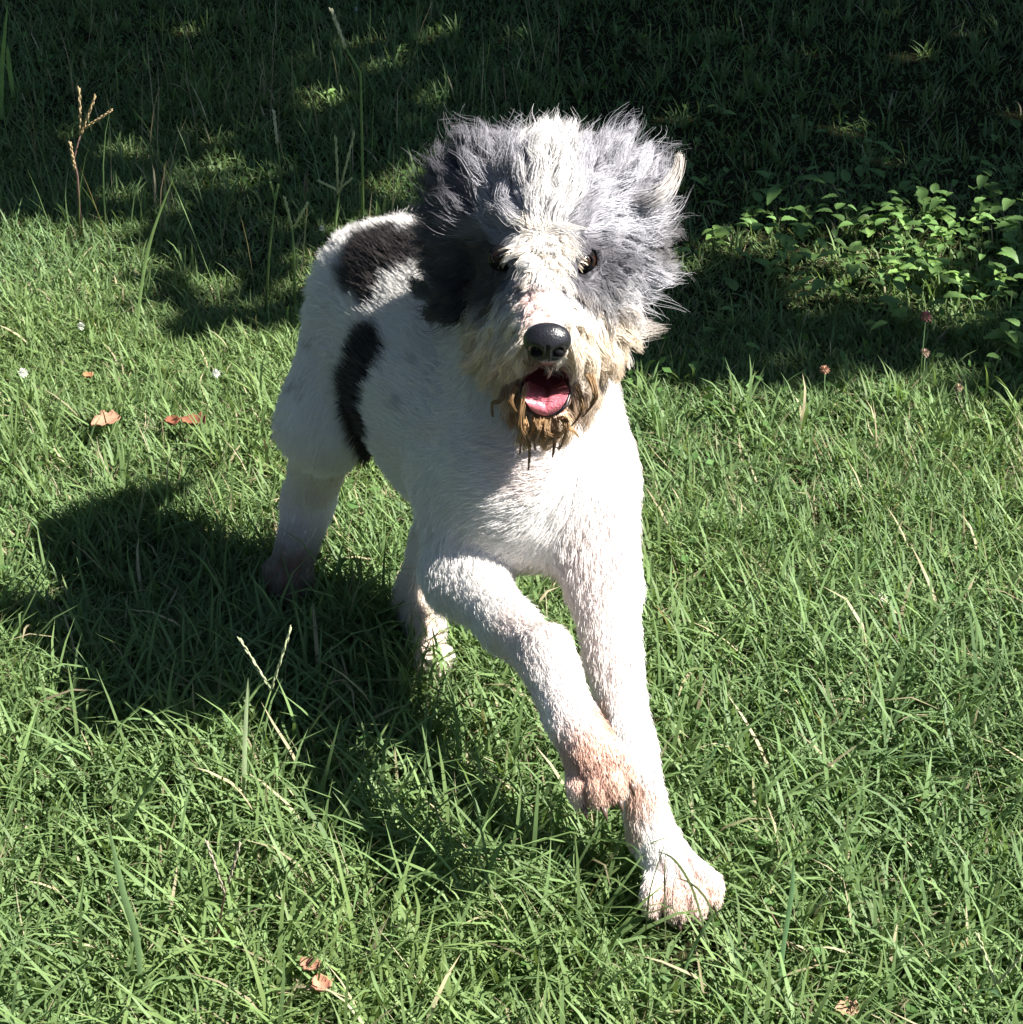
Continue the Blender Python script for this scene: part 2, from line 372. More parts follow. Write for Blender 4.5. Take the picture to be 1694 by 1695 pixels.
# tail, raised behind the head
TAIL = [A(-.14, 1.83, .40), A(-.125, 1.88, .42), A(-.10, 1.92, .42), A(-.07, 1.955, .41)]
for i in range(3): cap(TAIL[i], TAIL[i + 1], .020 - .004 * i, .016 - .004 * i, .02, reg='tail', ln=.035)
# head
fwd_h = nrm(P(905, 560, 1.43) - skull)
cap(skull + A(-.012, .02, -.005), skull + A(.012, .02, -.005), .060, .060, .03, reg='head')
cap(skull + A(0, -.03, -.01), P(907, 470, 1.52), .050, .037, .03, reg='head')           # brow and stop
cap(P(907, 480, 1.53), P(905, 553, 1.440), .034, .025, .025, reg='head')                  # upper muzzle
cap(P(872, 555, 1.50), P(882, 580, 1.456), .024, .016, .02, reg='head')                   # lips
cap(P(940, 555, 1.50), P(930, 580, 1.456), .024, .016, .02, reg='head')
cap(P(905, 610, 1.55), P(903, 690, 1.462), .034, .0185, .02, reg='head')                  # lower jaw
cap(P(856, 492, 1.585), P(848, 548, 1.57), .032, .029, .03, reg='head')                   # cheeks
cap(P(970, 490, 1.585), P(970, 545, 1.57), .037, .030, .03, reg='head')
# forelock and the hair-heavy ears thrown up and outwards by the run
cap(P(908, 322, 1.605), P(908, 345, 1.60), .040, .048, .025, reg='head')
cap(P(824, 304, 1.62), P(808, 348, 1.62), .028, .033, .014, reg='ear')
cap(P(785, 345, 1.625), P(757, 478, 1.63), .026, .020, .012, reg='ear')
cap(P(988, 306, 1.625), P(1010, 348, 1.625), .027, .031, .014, reg='ear')
cap(P(1030, 345, 1.64), P(1046, 450, 1.65), .024, .020, .012, reg='ear')
# things cut out of the body: mouth, eye sockets
MOUTH = [(P(904, 652, 1.40), P(903, 646, 1.50), .0230)]
EYES = [P(829, 427, 1.537), P(966, 431, 1.540)]
def cone_dist(p, a, b, ra, rb):
    ab = b - a; t = np.clip(((p - a) @ ab) / (ab @ ab), 0, 1)
    return np.linalg.norm(p - (a + t[..., None] * ab), axis=-1) - (ra + (rb - ra) * t)
lo = A(-.42, 1.12, -.03); hi = A(.30, 2.36, .75); RES = .0048
dims = np.ceil((hi - lo) / RES).astype(int)
D = np.full(dims, .2, np.float32)
for p in PR:
    m = .045 + p['k']
    a0 = np.floor((np.minimum(p['a'] - p['ra'], p['b'] - p['rb']) - m - lo) / RES).astype(int).clip(0)
    a1 = np.minimum(np.ceil((np.maximum(p['a'] + p['ra'], p['b'] + p['rb']) + m - lo) / RES).astype(int), dims)
    ax = [lo[i] + RES * np.arange(a0[i], a1[i]) for i in range(3)]
    g = np.stack(np.meshgrid(*ax, indexing='ij'), -1)
    d = cone_dist(g, p['a'], p['b'], p['ra'], p['rb']).astype(np.float32)
    s = D[a0[0]:a1[0], a0[1]:a1[1], a0[2]:a1[2]]; k = p['k']
    h = np.clip(.5 + .5 * (s - d) / k, 0, 1)
    s[...] = s * (1 - h) + d * h - k * h * (1 - h)
def carve(a, b, r, k=.004, r2=None):
    m = .03; r2 = r if r2 is None else r2
    a0 = np.floor((np.minimum(a, b) - max(r, r2) - m - lo) / RES).astype(int).clip(0); a1 = np.minimum(np.ceil((np.maximum(a, b) + max(r, r2) + m - lo) / RES).astype(int), dims)
    ax = [lo[i] + RES * np.arange(a0[i], a1[i]) for i in range(3)]; g = np.stack(np.meshgrid(*ax, indexing='ij'), -1)
    d = -cone_dist(g, a, b, r, r2); s = D[a0[0]:a1[0], a0[1]:a1[1], a0[2]:a1[2]]
    h = np.clip(.5 - .5 * (s - d) / k, 0, 1); s[...] = s * (1 - h) + d * h + k * h * (1 - h)
for (a, b, r) in MOUTH: carve(a, b, r)
for e in EYES: carve(e + A(0, -.03, 0), e + A(0, .002, 0), .0120, .004)
def surface_nets(D):
    ins = D < 0; nx, ny, nz = D.shape
    c = [(i, j, k) for i in (0, 1) for j in (0, 1) for k in (0, 1)]
    cnt = sum(ins[i:nx - 1 + i, j:ny - 1 + j, k:nz - 1 + k].astype(np.int8) for i, j, k in c)
    act = (cnt > 0) & (cnt < 8); idx = np.argwhere(act); vid = -np.ones(act.shape, np.int64); vid[act] = np.arange(len(idx))
    acc = np.zeros((len(idx), 3)); n = np.zeros(len(idx))
    val = {q: D[idx[:, 0] + q[0], idx[:, 1] + q[1], idx[:, 2] + q[2]].astype(float) for q in c}
    for q in c:
        for ax in range(3):
            if q[ax] == 0:
                q2 = list(q); q2[ax] = 1; q2 = tuple(q2)
                a, b = val[q], val[q2]; cr = (a < 0) != (b < 0); t = np.where(cr, a / np.where(a == b, 1, a - b), 0)
                pt = np.array(q, float) + 0 * acc; pt[:, ax] += t; acc[cr] += pt[cr]; n += cr
    V = lo + RES * (idx + acc / n[:, None]); F = []
    for ax in range(3):
        sl0 = [slice(1, -1)] * 3; sl0[ax] = slice(0, -1); sl1 = [slice(1, -1)] * 3; sl1[ax] = slice(1, None)
        a = ins[tuple(sl0)]; b = ins[tuple(sl1)]; ch = np.argwhere(a != b)
        off = np.ones(3, int); off[ax] = 0; e = ch + off; fl = a[tuple(ch.T)]
        u, w = (ax + 1) % 3, (ax + 2) % 3
        def cell(du, dw):
            q = e.copy(); q[:, u] -= du; q[:, w] -= dw; return vid[q[:, 0], q[:, 1], q[:, 2]]
        quad = np.stack([cell(1, 1), cell(0, 1), cell(0, 0), cell(1, 0)], 1)
        quad[~fl] = quad[~fl][:, ::-1]; F.append(quad)
    return V, np.concatenate(F)
BV, BF = surface_nets(D)
# relax a little
ed = np.concatenate([BF[:, [0, 1]], BF[:, [1, 2]], BF[:, [2, 3]], BF[:, [3, 0]]]); 
for it in range(2):
    s = np.zeros_like(BV); n = np.zeros(len(BV)); np.add.at(s, ed[:, 0], BV[ed[:, 1]]); np.add.at(n, ed[:, 0], 1)
    np.add.at(s, ed[:, 1], BV[ed[:, 0]]); np.add.at(n, ed[:, 1], 1); BV = BV * .55 + .45 * s / n[:, None]
def field_normal(p):
    q = (p - lo) / RES; i = np.clip(np.round(q).astype(int), 2, dims - 3)
    g = np.stack([D[i[:, 0] + 2, i[:, 1], i[:, 2]] - D[i[:, 0] - 2, i[:, 1], i[:, 2]], D[i[:, 0], i[:, 1] + 2, i[:, 2]] - D[i[:, 0], i[:, 1] - 2, i[:, 2]],
                  D[i[:, 0], i[:, 1], i[:, 2] + 2] - D[i[:, 0], i[:, 1], i[:, 2] - 2]], -1)
    return nrm(g.astype(float))
REG = ['body', 'leg', 'paw', 'dirty', 'tail', 'head', 'ear']
def nearest_bone(p):
    """weights of the capsules at p: flow direction, coat length, region id, lift"""
    best = np.full(len(p), 9.); reg = np.zeros(len(p), int); wsum = np.zeros(len(p)); fl = np.zeros((len(p), 3)); ln = np.zeros(len(p)); lf = np.zeros(len(p))
    for q in PR:
        d = cone_dist(p, q['a'], q['b'], q['ra'], q['rb']); w = np.exp(-np.clip(d + .02, 0, None) * 90)
        wsum += w; fl += w[:, None] * q['flow']; ln += w * q['ln']; lf += w * q['lift']
        m = d < best; best[m] = d[m]; reg[m] = REG.index(q['reg'])
    return nrm(fl), ln / wsum, reg, lf / wsum

# coat colours ---------------------------------------------------------------
WHITE = A(.80, .78, .76); PINKW = A(.80, .68, .64); CREAM = A(.78, .67, .52); TAN = A(.46, .29, .14); BROWN = A(.13, .065, .03)
GREY = A(.27, .265, .29); LGREY = A(.47, .465, .50); DGREY = A(.075, .072, .082); BLACK = A(.014, .013, .015); PINK = A(.70, .40, .34); PAWP = A(.58, .33, .22)
def blob(u, v, cx, cy, rx, ry, rot=0, soft=.35):
    c, s = math.cos(R(rot)), math.sin(R(rot)); x = (u - cx) * c + (v - cy) * s; y = -(u - cx) * s + (v - cy) * c
    return 1 - sst(1 - soft, 1 + soft, np.sqrt((x / rx) ** 2 + (y / ry) ** 2))
def coat_colour(p, reg):
    """coat pattern of the dog; patches are laid out on the flank and the face"""
    u, v = UV(p); n1 = vnoise(p, 45, 5) - .5; n2 = vnoise(p, 14, 6); uj = u + 28 * n1; vj = v + 28 * (vnoise(p, 45, 8) - .5)
    c = np.tile(WHITE, (len(p), 1))
    c = mixc(c, PINKW, .45 * sst(.45, .7, n2) * (v > 700))
    # flank
    body = (reg <= 4)
    left = (u < 760) & body & (v < 830)
    m = np.maximum.reduce([blob(uj, vj, 607, 446, 38, 58, 12, .18), blob(uj, vj, 662, 412, 58, 30, -4, .18), blob(uj, vj, 735, 412, 70, 38, 0, .2)]) * left
    c = mixc(c, A(.022, .019, .021), m)
    m = np.maximum.reduce([blob(uj, vj, 606, 590, 27, 60, 14, .2), blob(uj, vj, 590, 655, 25, 60, 3, .2), blob(uj, vj, 602, 712, 20, 46, -14, .2)]) * left
    c = mixc(c, BLACK, m)
    spots = blob(uj, vj, 490, 640, 12, 9) + blob(uj, vj, 515, 560, 9, 8) + blob(uj, vj, 668, 665, 10, 12) + blob(uj, vj, 500, 660, 7, 6) + blob(uj, vj, 695, 600, 7, 8)
    c = mixc(c, GREY * .8, np.clip(spots, 0, 1) * .38 * left)
    # legs and paws
    c = mixc(c, A(.15, .115, .075), .9 * (sst(830, 940, v) * (u < 600)) * body)
    c = mixc(c, CREAM * .9, .5 * (blob(u, v, 700, 1050, 80, 110)) * (p[:, 1] > 1.55) * body)
    pw = np.maximum(1.35 * blob(uj, vj, 1004, 1290, 92, 66, 30, .5) * (p[:, 1] < 1.305), blob(uj, vj, 1140, 1490, 85, 45, 0, .5) * (p[:, 1] < 1.42))
    c = mixc(c, PAWP, np.clip(.58 * pw, 0, .85)); c = mixc(c, PAWP, .7 * blob(uj, vj, 1000, 1190, 16, 34, -20, .4) * (p[:, 1] < 1.42))
    c = mixc(c, TAN, .45 * blob(uj, vj, 1052, 1385, 12, 20, 0, .4) * (p[:, 1] < 1.42))
    for grp in (TOECAP[0:4], TOECAP[4:8], TOECAP[8:12]):
        dd = np.sort(np.stack([np.minimum(cone_dist(p, t0, t1, r_ * .8, r_), cone_dist(p, t1, t2, r_, r_)) for t0, t1, t2, r_ in grp]), 0)
        gr = (1 - sst(.0005, .0045, dd[1] - dd[0])) * (1 - sst(.006, .014, dd[0])); c = mixc(c, A(.24, .11, .08), .65 * gr)  # crevice darkening between the toes, painted into the coat colour
    # head
    h = (reg >= 5)
    hc = np.tile(GREY * 1.05, (len(p), 1))
    hc = mixc(hc, LGREY, .9 * np.maximum(blob(uj, vj, 985, 335, 70, 95, 0, .5), .7 * blob(uj, vj, 850, 330, 45, 75, 0, .5)))
    hc = mixc(hc, LGREY * 1.1, .85 * blob(uj, vj, 1040, 470, 60, 100, 0, .5))
    hc = mixc(hc, DGREY * 1.6, .85 * blob(uj, vj, 760, 300, 50, 110, 10, .5))
    hc = mixc(hc, DGREY, .92 * blob(uj, vj, 745, 470, 55, 100, 0, .4))
    hc = mixc(hc, DGREY * 2.2, .7 * blob(uj, vj, 1000, 225, 60, 35, 10, .5))
    hc = mixc(hc, DGREY * 2.2, .6 * blob(uj, vj, 830, 225, 45, 35, 0, .5))
    hc = mixc(hc, A(.13, .115, .11), .8 * blob(uj, vj, 1098, 385, 38, 85, 0, .45))
    hc = mixc(hc, WHITE, blob(uj, vj, 910, 285, 33, 125, -4, .4))
    hc = mixc(hc, WHITE, .95 * blob(uj, vj, 905, 420, 27, 80, 0, .4))
    hc = mixc(hc, DGREY, .96 * blob(uj, vj, 812, 440, 40, 56, -12, .3))
    hc = mixc(hc, DGREY * 1.1, .94 * blob(uj, vj, 985, 430, 52, 46, 12, .35))
    hc = mixc(hc, GREY * .5, .8 * blob(uj, vj, 992, 480, 34, 36, -20, .4))
    hc = mixc(hc, WHITE * .96, sst(455, 500, vj - .25 * np.abs(u - 905)) * blob(uj, vj, 905, 535, 98, 95, 0, .25))
    hc = mixc(hc, WHITE, .85 * blob(uj, vj, 1040, 560, 55, 70, 0, .5))
    hc = mixc(hc, CREAM, .7 * np.maximum(blob(uj, vj, 835, 575, 50, 60), blob(uj, vj, 985, 570, 55, 62)))
    hc = mixc(hc, A(.80, .60, .55), .85 * blob(u, v, 893, 505, 27, 42, 0, .4))
    hc = mixc(hc, TAN * .45 + CREAM * .5, .8 * sst(590, 660, vj) * (np.abs(u - 905) < 150))
    hc = mixc(hc, BROWN, .85 * np.maximum(blob(uj, vj, 905, 604, 42, 14, 0, .4), blob(uj, vj, 862, 660, 12, 40, 0, .4)))
    hc = mixc(hc, BROWN, .7 * blob(uj, vj, 948, 655, 12, 36, 0, .4))
    hc = mixc(hc, WHITE, ((p[:, 1] > 1.585) & (v > 520)) * 1.0)
    c = np.where(h[:, None], hc, c)
    tl = reg == REG.index('tail'); c[tl] = WHITE * .9
    return np.clip(c, .004, .86)
_, _, bone_reg, _ = nearest_bone(BV)
BC = coat_colour(BV, bone_reg)
inm = np.zeros(len(BV), bool)
for (a, b, r) in MOUTH: inm |= cone_dist(BV, a, b, r + .002, r + .002) < 0
for e in EYES: BC[np.linalg.norm(BV - e, axis=1) < .017] = BLACK
BC[inm] = A(.10, .018, .026)

DOG_O = tuple(float(x) for x in (-.05, 1.55, 0))
dog = empty('dog', DOG_O)
tag(dog, 'shaggy white dog with black patches and grey head running across the lawn, mouth open', 'dog')
body = mesh_obj('body', BV, BF, M_SKIN, dog, cols=BC)

def strands(name, pts, rad, cols, mat, parent):
    n, k, _ = pts.shape
    hc = bpy.data.hair_curves.new(name); hc.add_curves([k] * n)
    o0 = np.array(tuple(parent.location)) if parent.parent is None else np.array(tuple(parent.parent.location))
    hc.points.foreach_set('position', (pts - o0).astype(np.float32).ravel())
    a = hc.attributes.get('radius') or hc.attributes.new('radius', 'FLOAT', 'POINT')
    a.data.foreach_set('value', rad.astype(np.float32).ravel())
    a = hc.attributes.new('tint', 'FLOAT_COLOR', 'POINT'); c = np.ones((n, k, 4), np.float32); c[..., :3] = cols; a.data.foreach_set('color', c.ravel())
    hc.materials.append(mat); o = bpy.data.objects.new(name, hc); COL.objects.link(o); o.parent = parent; return o

# roots over the body
tri = np.concatenate([BF[:, [0, 1, 2]], BF[:, [0, 2, 3]]])
e1 = BV[tri[:, 1]] - BV[tri[:, 0]]; e2 = BV[tri[:, 2]] - BV[tri[:, 0]]
area = np.linalg.norm(np.cross(e1, e2), axis=1) / 2
def roots(n, w=None):
    ww = area if w is None else area * w
    t = rng.choice(len(tri), n, p=ww / ww.sum()); a = rng.random((n, 1)); b = rng.random((n, 1)); f = (a + b > 1); a = np.where(f, 1 - a, a); b = np.where(f, 1 - b, b)
    p = BV[tri[t, 0]] + a * e1[t] + b * e2[t]; return p, field_normal(p)
def grow(r, n, flow, L, K, lift, grav, clump, nclump, curl, curlf, rand, rad, cseed=0, lenvar=.22, wind=A(0, 0, 0), tipthin=.75):
    """strands rooted at r: leave along the normal, bend into the flow, gather in locks, wave"""
    N = len(r); s = np.linspace(0, 1, K)
    fl = nrm(flow - n * np.minimum((flow * n).sum(1, keepdims=True), 0) * 1.0)
    jit = rng.normal(0, 1, (N, 3)) * rand
    pos = np.zeros((N, K, 3)); pos[:, 0] = r; step = (L / (K - 1))[:, None]
    for i in range(1, K):
        t = s[i]; d = n * (lift[:, None] if np.ndim(lift) else lift) * (1.15 - t) + fl * (.35 + t * .9) + A(0, 0, -1) * (grav[:, None] if np.ndim(grav) else grav) * t + wind * t + jit
        pos[:, i] = pos[:, i - 1] + nrm(d) * step
    if nclump:
        gi = rng.choice(N, min(nclump, N), replace=False); kd = KDTree(len(gi))
        for j, g in enumerate(gi): kd.insert(r[g], j)
        kd.balance(); near = np.array([kd.find(x)[1] for x in r]); g = gi[near]
    else: g = np.arange(N)
    side = nrm(np.cross(fl[g], n[g]) + 1e-4); upv = nrm(np.cross(side, fl[g])); ph = rng.uniform(0, 6.28, N)[g] + rng.normal(0, .35, N); am = rng.uniform(.3, 1.3, N)[g] * L
    fq = curlf * rng.uniform(.7, 1.35, N)[g]
    S = s[None, :, None]; wv = (np.sin(ph[:, None] + s[None] * fq[:, None] * 6.283) - np.sin(ph)[:, None]); wv2 = (np.cos(ph[:, None] + s[None] * fq[:, None] * 6.283) - np.cos(ph)[:, None])
    pos = pos + curl * am[:, None, None] * (wv[..., None] * side[:, None] + .7 * wv2[..., None] * upv[:, None]) * S ** .7
    if nclump:
        gl = (L / L[g])[:, None, None]; gp = pos[g, 0][:, None] + (pos[g] - pos[g, 0][:, None]) * np.minimum(gl, 1.3)
        w = clump * S ** 1.3 * rng.uniform(.55, 1, (N, 1, 1)); pos = pos * (1 - w) + gp * w
    lv = (1 + rng.uniform(-1, 1, N) * lenvar)[g]; pos = pos[:, :1] + (pos - pos[:, :1]) * lv[:, None, None]
    rd = rad * rng.uniform(.7, 1.3, (N, 1)) * (1 - tipthin * s[None] ** 2)
    return pos, rd, g
EXCL_C = [(a + (b - a) * .0, b, r + .004) for (a, b, r) in MOUTH]
NOSE_C = P(906, 565, 1.414)
def keep_out(r):
    ok = np.ones(len(r), bool)
    for (a, b, q) in EXCL_C: ok &= cone_dist(r, a, b, q - .001, q - .001) > 0
    for e in EYES: ok &= np.linalg.norm(r - e, axis=1) > .0130
    ok &= np.linalg.norm(r - NOSE_C, axis=1) > .0215
    return ok
# --- short coat
r, n = roots(330000); fl, ln, reg, lf = nearest_bone(r)
u, v = UV(r)
vis = (reg < 5) & ((n * nrm(A(0, 0, CAM_H) - r)).sum(1) > -.35)
r, n, fl, ln, reg, u, v = [x[vis] for x in (r, n, fl, ln, reg, u, v)]
c = coat_colour(r, reg) * rng.uniform(.88, 1.08, (len(r), 1))
c += (c.mean(1) < .1)[:, None] * rng.random((len(r), 1)) ** 3 * A(.10, .085, .08)
L = ln * rng.uniform(.55, 1.15, len(r)) * (.75 + .5 * vnoise(r, 30, 91)) * (1 + .35 * (reg == 0) * sst(700, 560, v) * (u > 700)) * (1 + .5 * (c.mean(1) < .1))
tl = reg == REG.index('tail')
pos, rd, g = grow(r, n, fl, L, 5, .34, .12, np.where(reg == 0, .36, .12)[:, None, None], len(r) // 20, .06, .8, .14, .00022)
strands('coat', pos, rd, np.repeat(c[:, None], 5, 1), M_FUR, body)

# --- head hair
def head_fields(r, n, reg):
    u, v = UV(r); X = A(1, 0, 0); UPV = A(0, sp, cp); TC = A(0, -cp, sp)
    cx, cy = 905, 388
    du, dv = u - cx, v - cy
    fu, fv = du.copy(), dv.copy()
    face_low = sst(450, 500, v)
    # muzzle: hair parts at the bridge and falls sideways and down
    fu = fu * (1 - .25 * face_low); fv = np.where(v > 388, np.abs(dv) * (.45 + .55 * sst(560, 640, v)) + 12, fv)
    fl = nrm(np.stack([fu, fv], -1) / 60.0 + 1e-3)
    F = fl[:, :1] * X - fl[:, 1:] * UPV
    back = A(0, .55, .15)
    F = F + back * sst(.3, 1.6, np.hypot(du / 120, dv / 160))[:, None]
    F = F - n * (F * n).sum(1, keepdims=True) * .85
    return nrm(F), u, v
def head_set(nr, cond, lenf, K, lift, grav, clump, ncl, curl, curlf, rand, rad, mat=M_FUR, flowadd=None, tint=None, name='head_hair', dens=None, lenvar=.22):
    hm = (bone_reg[tri[:, 0]] >= 5).astype(float)
    if dens is not None: hm = hm * dens(*UV(BV[tri[:, 0]]))
    r, n = roots(nr, hm + 1e-9)
    fl_, ln_, reg, _ = nearest_bone(r); F, u, v = head_fields(r, n, reg)
    ok = keep_out(r) & (reg >= 5) & cond(u, v, r); r, n, F, u, v, reg = [x[ok] for x in (r, n, F, u, v, reg)]
    if flowadd is not None: F = nrm(F + flowadd(u, v, r))
    L = lenf(u, v, r) * rng.uniform(.65, 1.15, len(r))
    li = lift(u, v) if callable(lift) else lift; gr = grav(u, v) if callable(grav) else grav
    pos, rd, g = grow(r, n, F, L, K, li, gr, clump, ncl, curl, curlf, rand, rad, lenvar=lenvar)
    c = coat_colour(r, reg) * rng.uniform(.78, 1.15, (len(r), 1)) * rng.uniform(.85, 1.1, len(r))[g][:, None]
    cc = np.repeat(c[:, None], K, 1)
    if tint is not None: cc = tint(cc, u, v, np.linspace(0, 1, K))
    return pos, rd, np.clip(cc, .003, .88)
def crown_len(u, v, r):
    L = .019 + .014 * sst(430, 270, v) + .014 * sst(60, 160, np.abs(u - 905))
    L = L * (1 - .65 * np.maximum(blob(u, v, 824, 430, 44, 36, 0, .5), blob(u, v, 970, 432, 44, 36, 0, .5)))
    return L
def wind_up(u, v, r):
    t = np.zeros((len(u), 3)); up = sst(420, 300, v)
    t[:, 2] += .45 * up; t[:, 0] += -.15 * up * (u < 850) + .12 * up * (u > 960)
    sd = sst(60, 140, np.abs(u - 905)) * sst(330, 420, v); t[:, 2] -= .25 * sd
    return t
P1 = head_set(90000, lambda u, v, r: (v < 460 + .45 * np.abs(u - 905)) | (np.abs(u - 905) > 85), crown_len, 13, .24, .05, .86, 560, .15, 1.0, .055, .00024, flowadd=wind_up)
P1b = head_set(5000, lambda u, v, r: ((v < 520) | (np.abs(u - 905) > 100)) & ((v < 300) | (np.abs(u - 905) > 80)), lambda u, v, r: crown_len(u, v, r) * 1.3 + .004, 14, .34, .0, .85, 420, .13, 1.1, .10, .00022, flowadd=wind_up)
strands('head_hair', *P1, M_FUR, body)
strands('flyaway_hair', *P1b, M_FUR, body)
# --- muzzle, moustache and beard
def muz_len(u, v, r):
    L = .009 + .023 * sst(12, 60, np.abs(u - 903)) + .010 * sst(560, 620, v) + .005 * sst(40, 90, np.abs(u - 903))
    return L * (1 - .55 * blob(u, v, 905, 490, 45, 70, 0, .4)) * (1 - .8 * blob(u, v, 905, 600, 56, 30, 0, .3))
P2 = head_set(42000, lambda u, v, r: (v > 448 + .45 * np.abs(u - 905)) & (np.abs(u - 905) < 150) & (r[:, 1] < 1.60) & (((u - 903) / 47) ** 2 + ((v - 650) / 42) ** 2 > 1), muz_len, 10, .36, lambda u, v: .22 + .5 * sst(570, 650, v), .92, 260, .17, .9, .08, .00026, lenvar=.35, tint=lambda cc, u, v, q: mixc(cc, TAN * .7 + CREAM * .35, sst(.35, 1, q)[None, :] * (.25 + .6 * sst(520, 600, v) * sst(25, 80, np.abs(u - 905)))[:, None] * .8),
              dens=lambda u, v: ((v > 440) & (v < 740) & (np.abs(u - 905) < 160)).astype(float))
strands('muzzle_hair', *P2, M_FUR, body)
def beard_tint(cc, u, v, s):
    w = sst(.25, 1, s)[None, :] * sst(600, 680, v)[:, None] * .4; return mixc(cc, BROWN * 1.6, w)
P4 = head_set(7000, lambda u, v, r: (v > 560) & (v < 690) & (np.abs(u - 905) > 42) & (np.abs(u - 905) < 118) & (r[:, 1] < 1.585), lambda u, v, r: .020 + .018 * sst(560, 640, v), 12, .24, .75, .95, 75, .16, .9, .07, .00024, lenvar=.45,
              dens=lambda u, v: ((v > 545) & (v < 700) & (np.abs(u - 905) > 38) & (np.abs(u - 905) < 125)).astype(float), tint=lambda cc, u, v, q: mixc(cc, TAN * .5 + BROWN, sst(.35, 1, q)[None, :] * sst(580, 650, v)[:, None] * .55))
strands('moustache', *P4, M_FUR, body)
P3 = head_set(4200, lambda u, v, r: (v > 575) & (np.abs(u - 905) < 95) & (r[:, 1] < 1.56) & (((u - 903) / 50) ** 2 + ((v - 650) / 46) ** 2 > 1), lambda u, v, r: .014 + .010 * sst(640, 700, v), 10, .25, .8, .90, 150, .14, .8, .12, .00024, tint=beard_tint, lenvar=.5,
              dens=lambda u, v: ((v > 560) & (v < 740) & (np.abs(u - 905) < 110)).astype(float))
strands('beard', *P3, M_WET, body)

# single locks that stand out ------------------------------------------------
def lock(path, width, n, col0, col1, rad=.00035, mat=M_FUR, name='lock', K=12, taper=1.0):
    path = np.array(path); t = np.linspace(0, len(path) - 1, K)
    i = np.minimum(t.astype(int), len(path) - 2); f = (t - i)[:, None]
    pm = path[np.maximum(i - 1, 0)]; p0 = path[i]; p1 = path[i + 1]; p2 = path[np.minimum(i + 2, len(path) - 1)]
    q = .5 * ((2 * p0) + (-pm + p1) * f + (2 * pm - 5 * p0 + 4 * p1 - p2) * f ** 2 + (-pm + 3 * p0 - 3 * p1 + p2) * f ** 3)
    off = rng.normal(0, width, (n, 1, 3)); s = np.linspace(0, 1, K)[None, :, None]
    pos = q[None] + off * (1 - taper * .88 * s) + rng.normal(0, width * .3, (n, 1, 3)) * np.sin(s * 5 + rng.uniform(0, 6, (n, 1, 1)))
    cut = rng.uniform(.8, 1, (n, 1, 1)); rd = np.full((n, K), rad) * (1 - .7 * np.linspace(0, 1, K)[None] ** 2)
    c = mixc(np.array(col0)[None, None], np.array(col1)[None, None], np.repeat(np.linspace(0, 1, K)[None], n, 0)) * rng.uniform(.8, 1.1, (n, 1, 1))
    return pos, rd, np.clip(c, .003, .88)
LK = []
LK.append(lock([P(1035, 338, 1.61), P(1072, 334, 1.595), P(1102, 316, 1.60), P(1121, 288, 1.62), P(1127, 258, 1.64)], .0046, 120, GREY * 1.2, A(.58, .53, .47), taper=.72, rad=.00026))
LK.append(lock([P(1050, 340, 1.64), P(1080, 330, 1.62), P(1100, 318, 1.62), P(1116, 300, 1.63)], .0060, 90, GREY, LGREY))
LK.append(lock([P(735, 480, 1.61), P(718, 468, 1.61), P(700, 452, 1.62)], .0035, 60, DGREY, GREY))
for (a, b, c_, d_) in [((870, 640), (862, 700), (876, 735), (875, 778)), ((905, 690), (906, 715), (918, 725), (915, 757)), ((930, 690), (940, 705), (932, 730), (925, 745)), ((885, 690), (890, 710), (885, 728), (886, 745)),
                       ((850, 640), (843, 660), (858, 690), (866, 720)), ((955, 640), (965, 670), (958, 690), (945, 705)), ((838, 640), (828, 662), (815, 668), (816, 690)), ((975, 620), (985, 650), (978, 672), (965, 690))]:
    LK.append(lock([P(*a, 1.440), P(*b, 1.426), P(*c_, 1.432), P(*d_, 1.440)], .0017, 34, TAN * .7, BROWN * .6, rad=.00028))
for k in range(12):
    x0 = rng.uniform(862, 946); dl = rng.uniform(25, 62); w_ = rng.normal() * 7
    LK.append(lock([P(x0, 690, 1.440), P(x0 + w_, 690 + dl * .35, 1.432), P(x0 - w_, 690 + dl * .7, 1.436), P(x0 + rng.normal() * 8, 690 + dl, 1.442)], .0018, 16, TAN, mixc(TAN, BROWN, rng.random()), rad=.00026))
pp, rr_, cc_ = [np.concatenate(x) for x in zip(*LK)]
strands('loose_lock', pp, rr_, cc_, M_FUR, body)
# pale fringe falling from the brow over the inner corners of the eyes
def brow_tint(cc, u, v, q): return mixc(cc, WHITE * .5 + CREAM * .5, np.full(cc.shape[:2], .75))
PB = head_set(9000, lambda u, v, r: (v > 375) & (v < 468) & (np.abs(u - 905) < 24), lambda u, v, r: .015 + .008 * sst(6, 24, np.abs(u - 905)), 11, .40, .22, .88, 90, .14, .9, .09, .00026, tint=brow_tint,
              dens=lambda u, v: ((v > 355) & (v < 480) & (np.abs(u - 905) < 60)).astype(float))
strands('brow_hair', *PB, M_FUR, body)

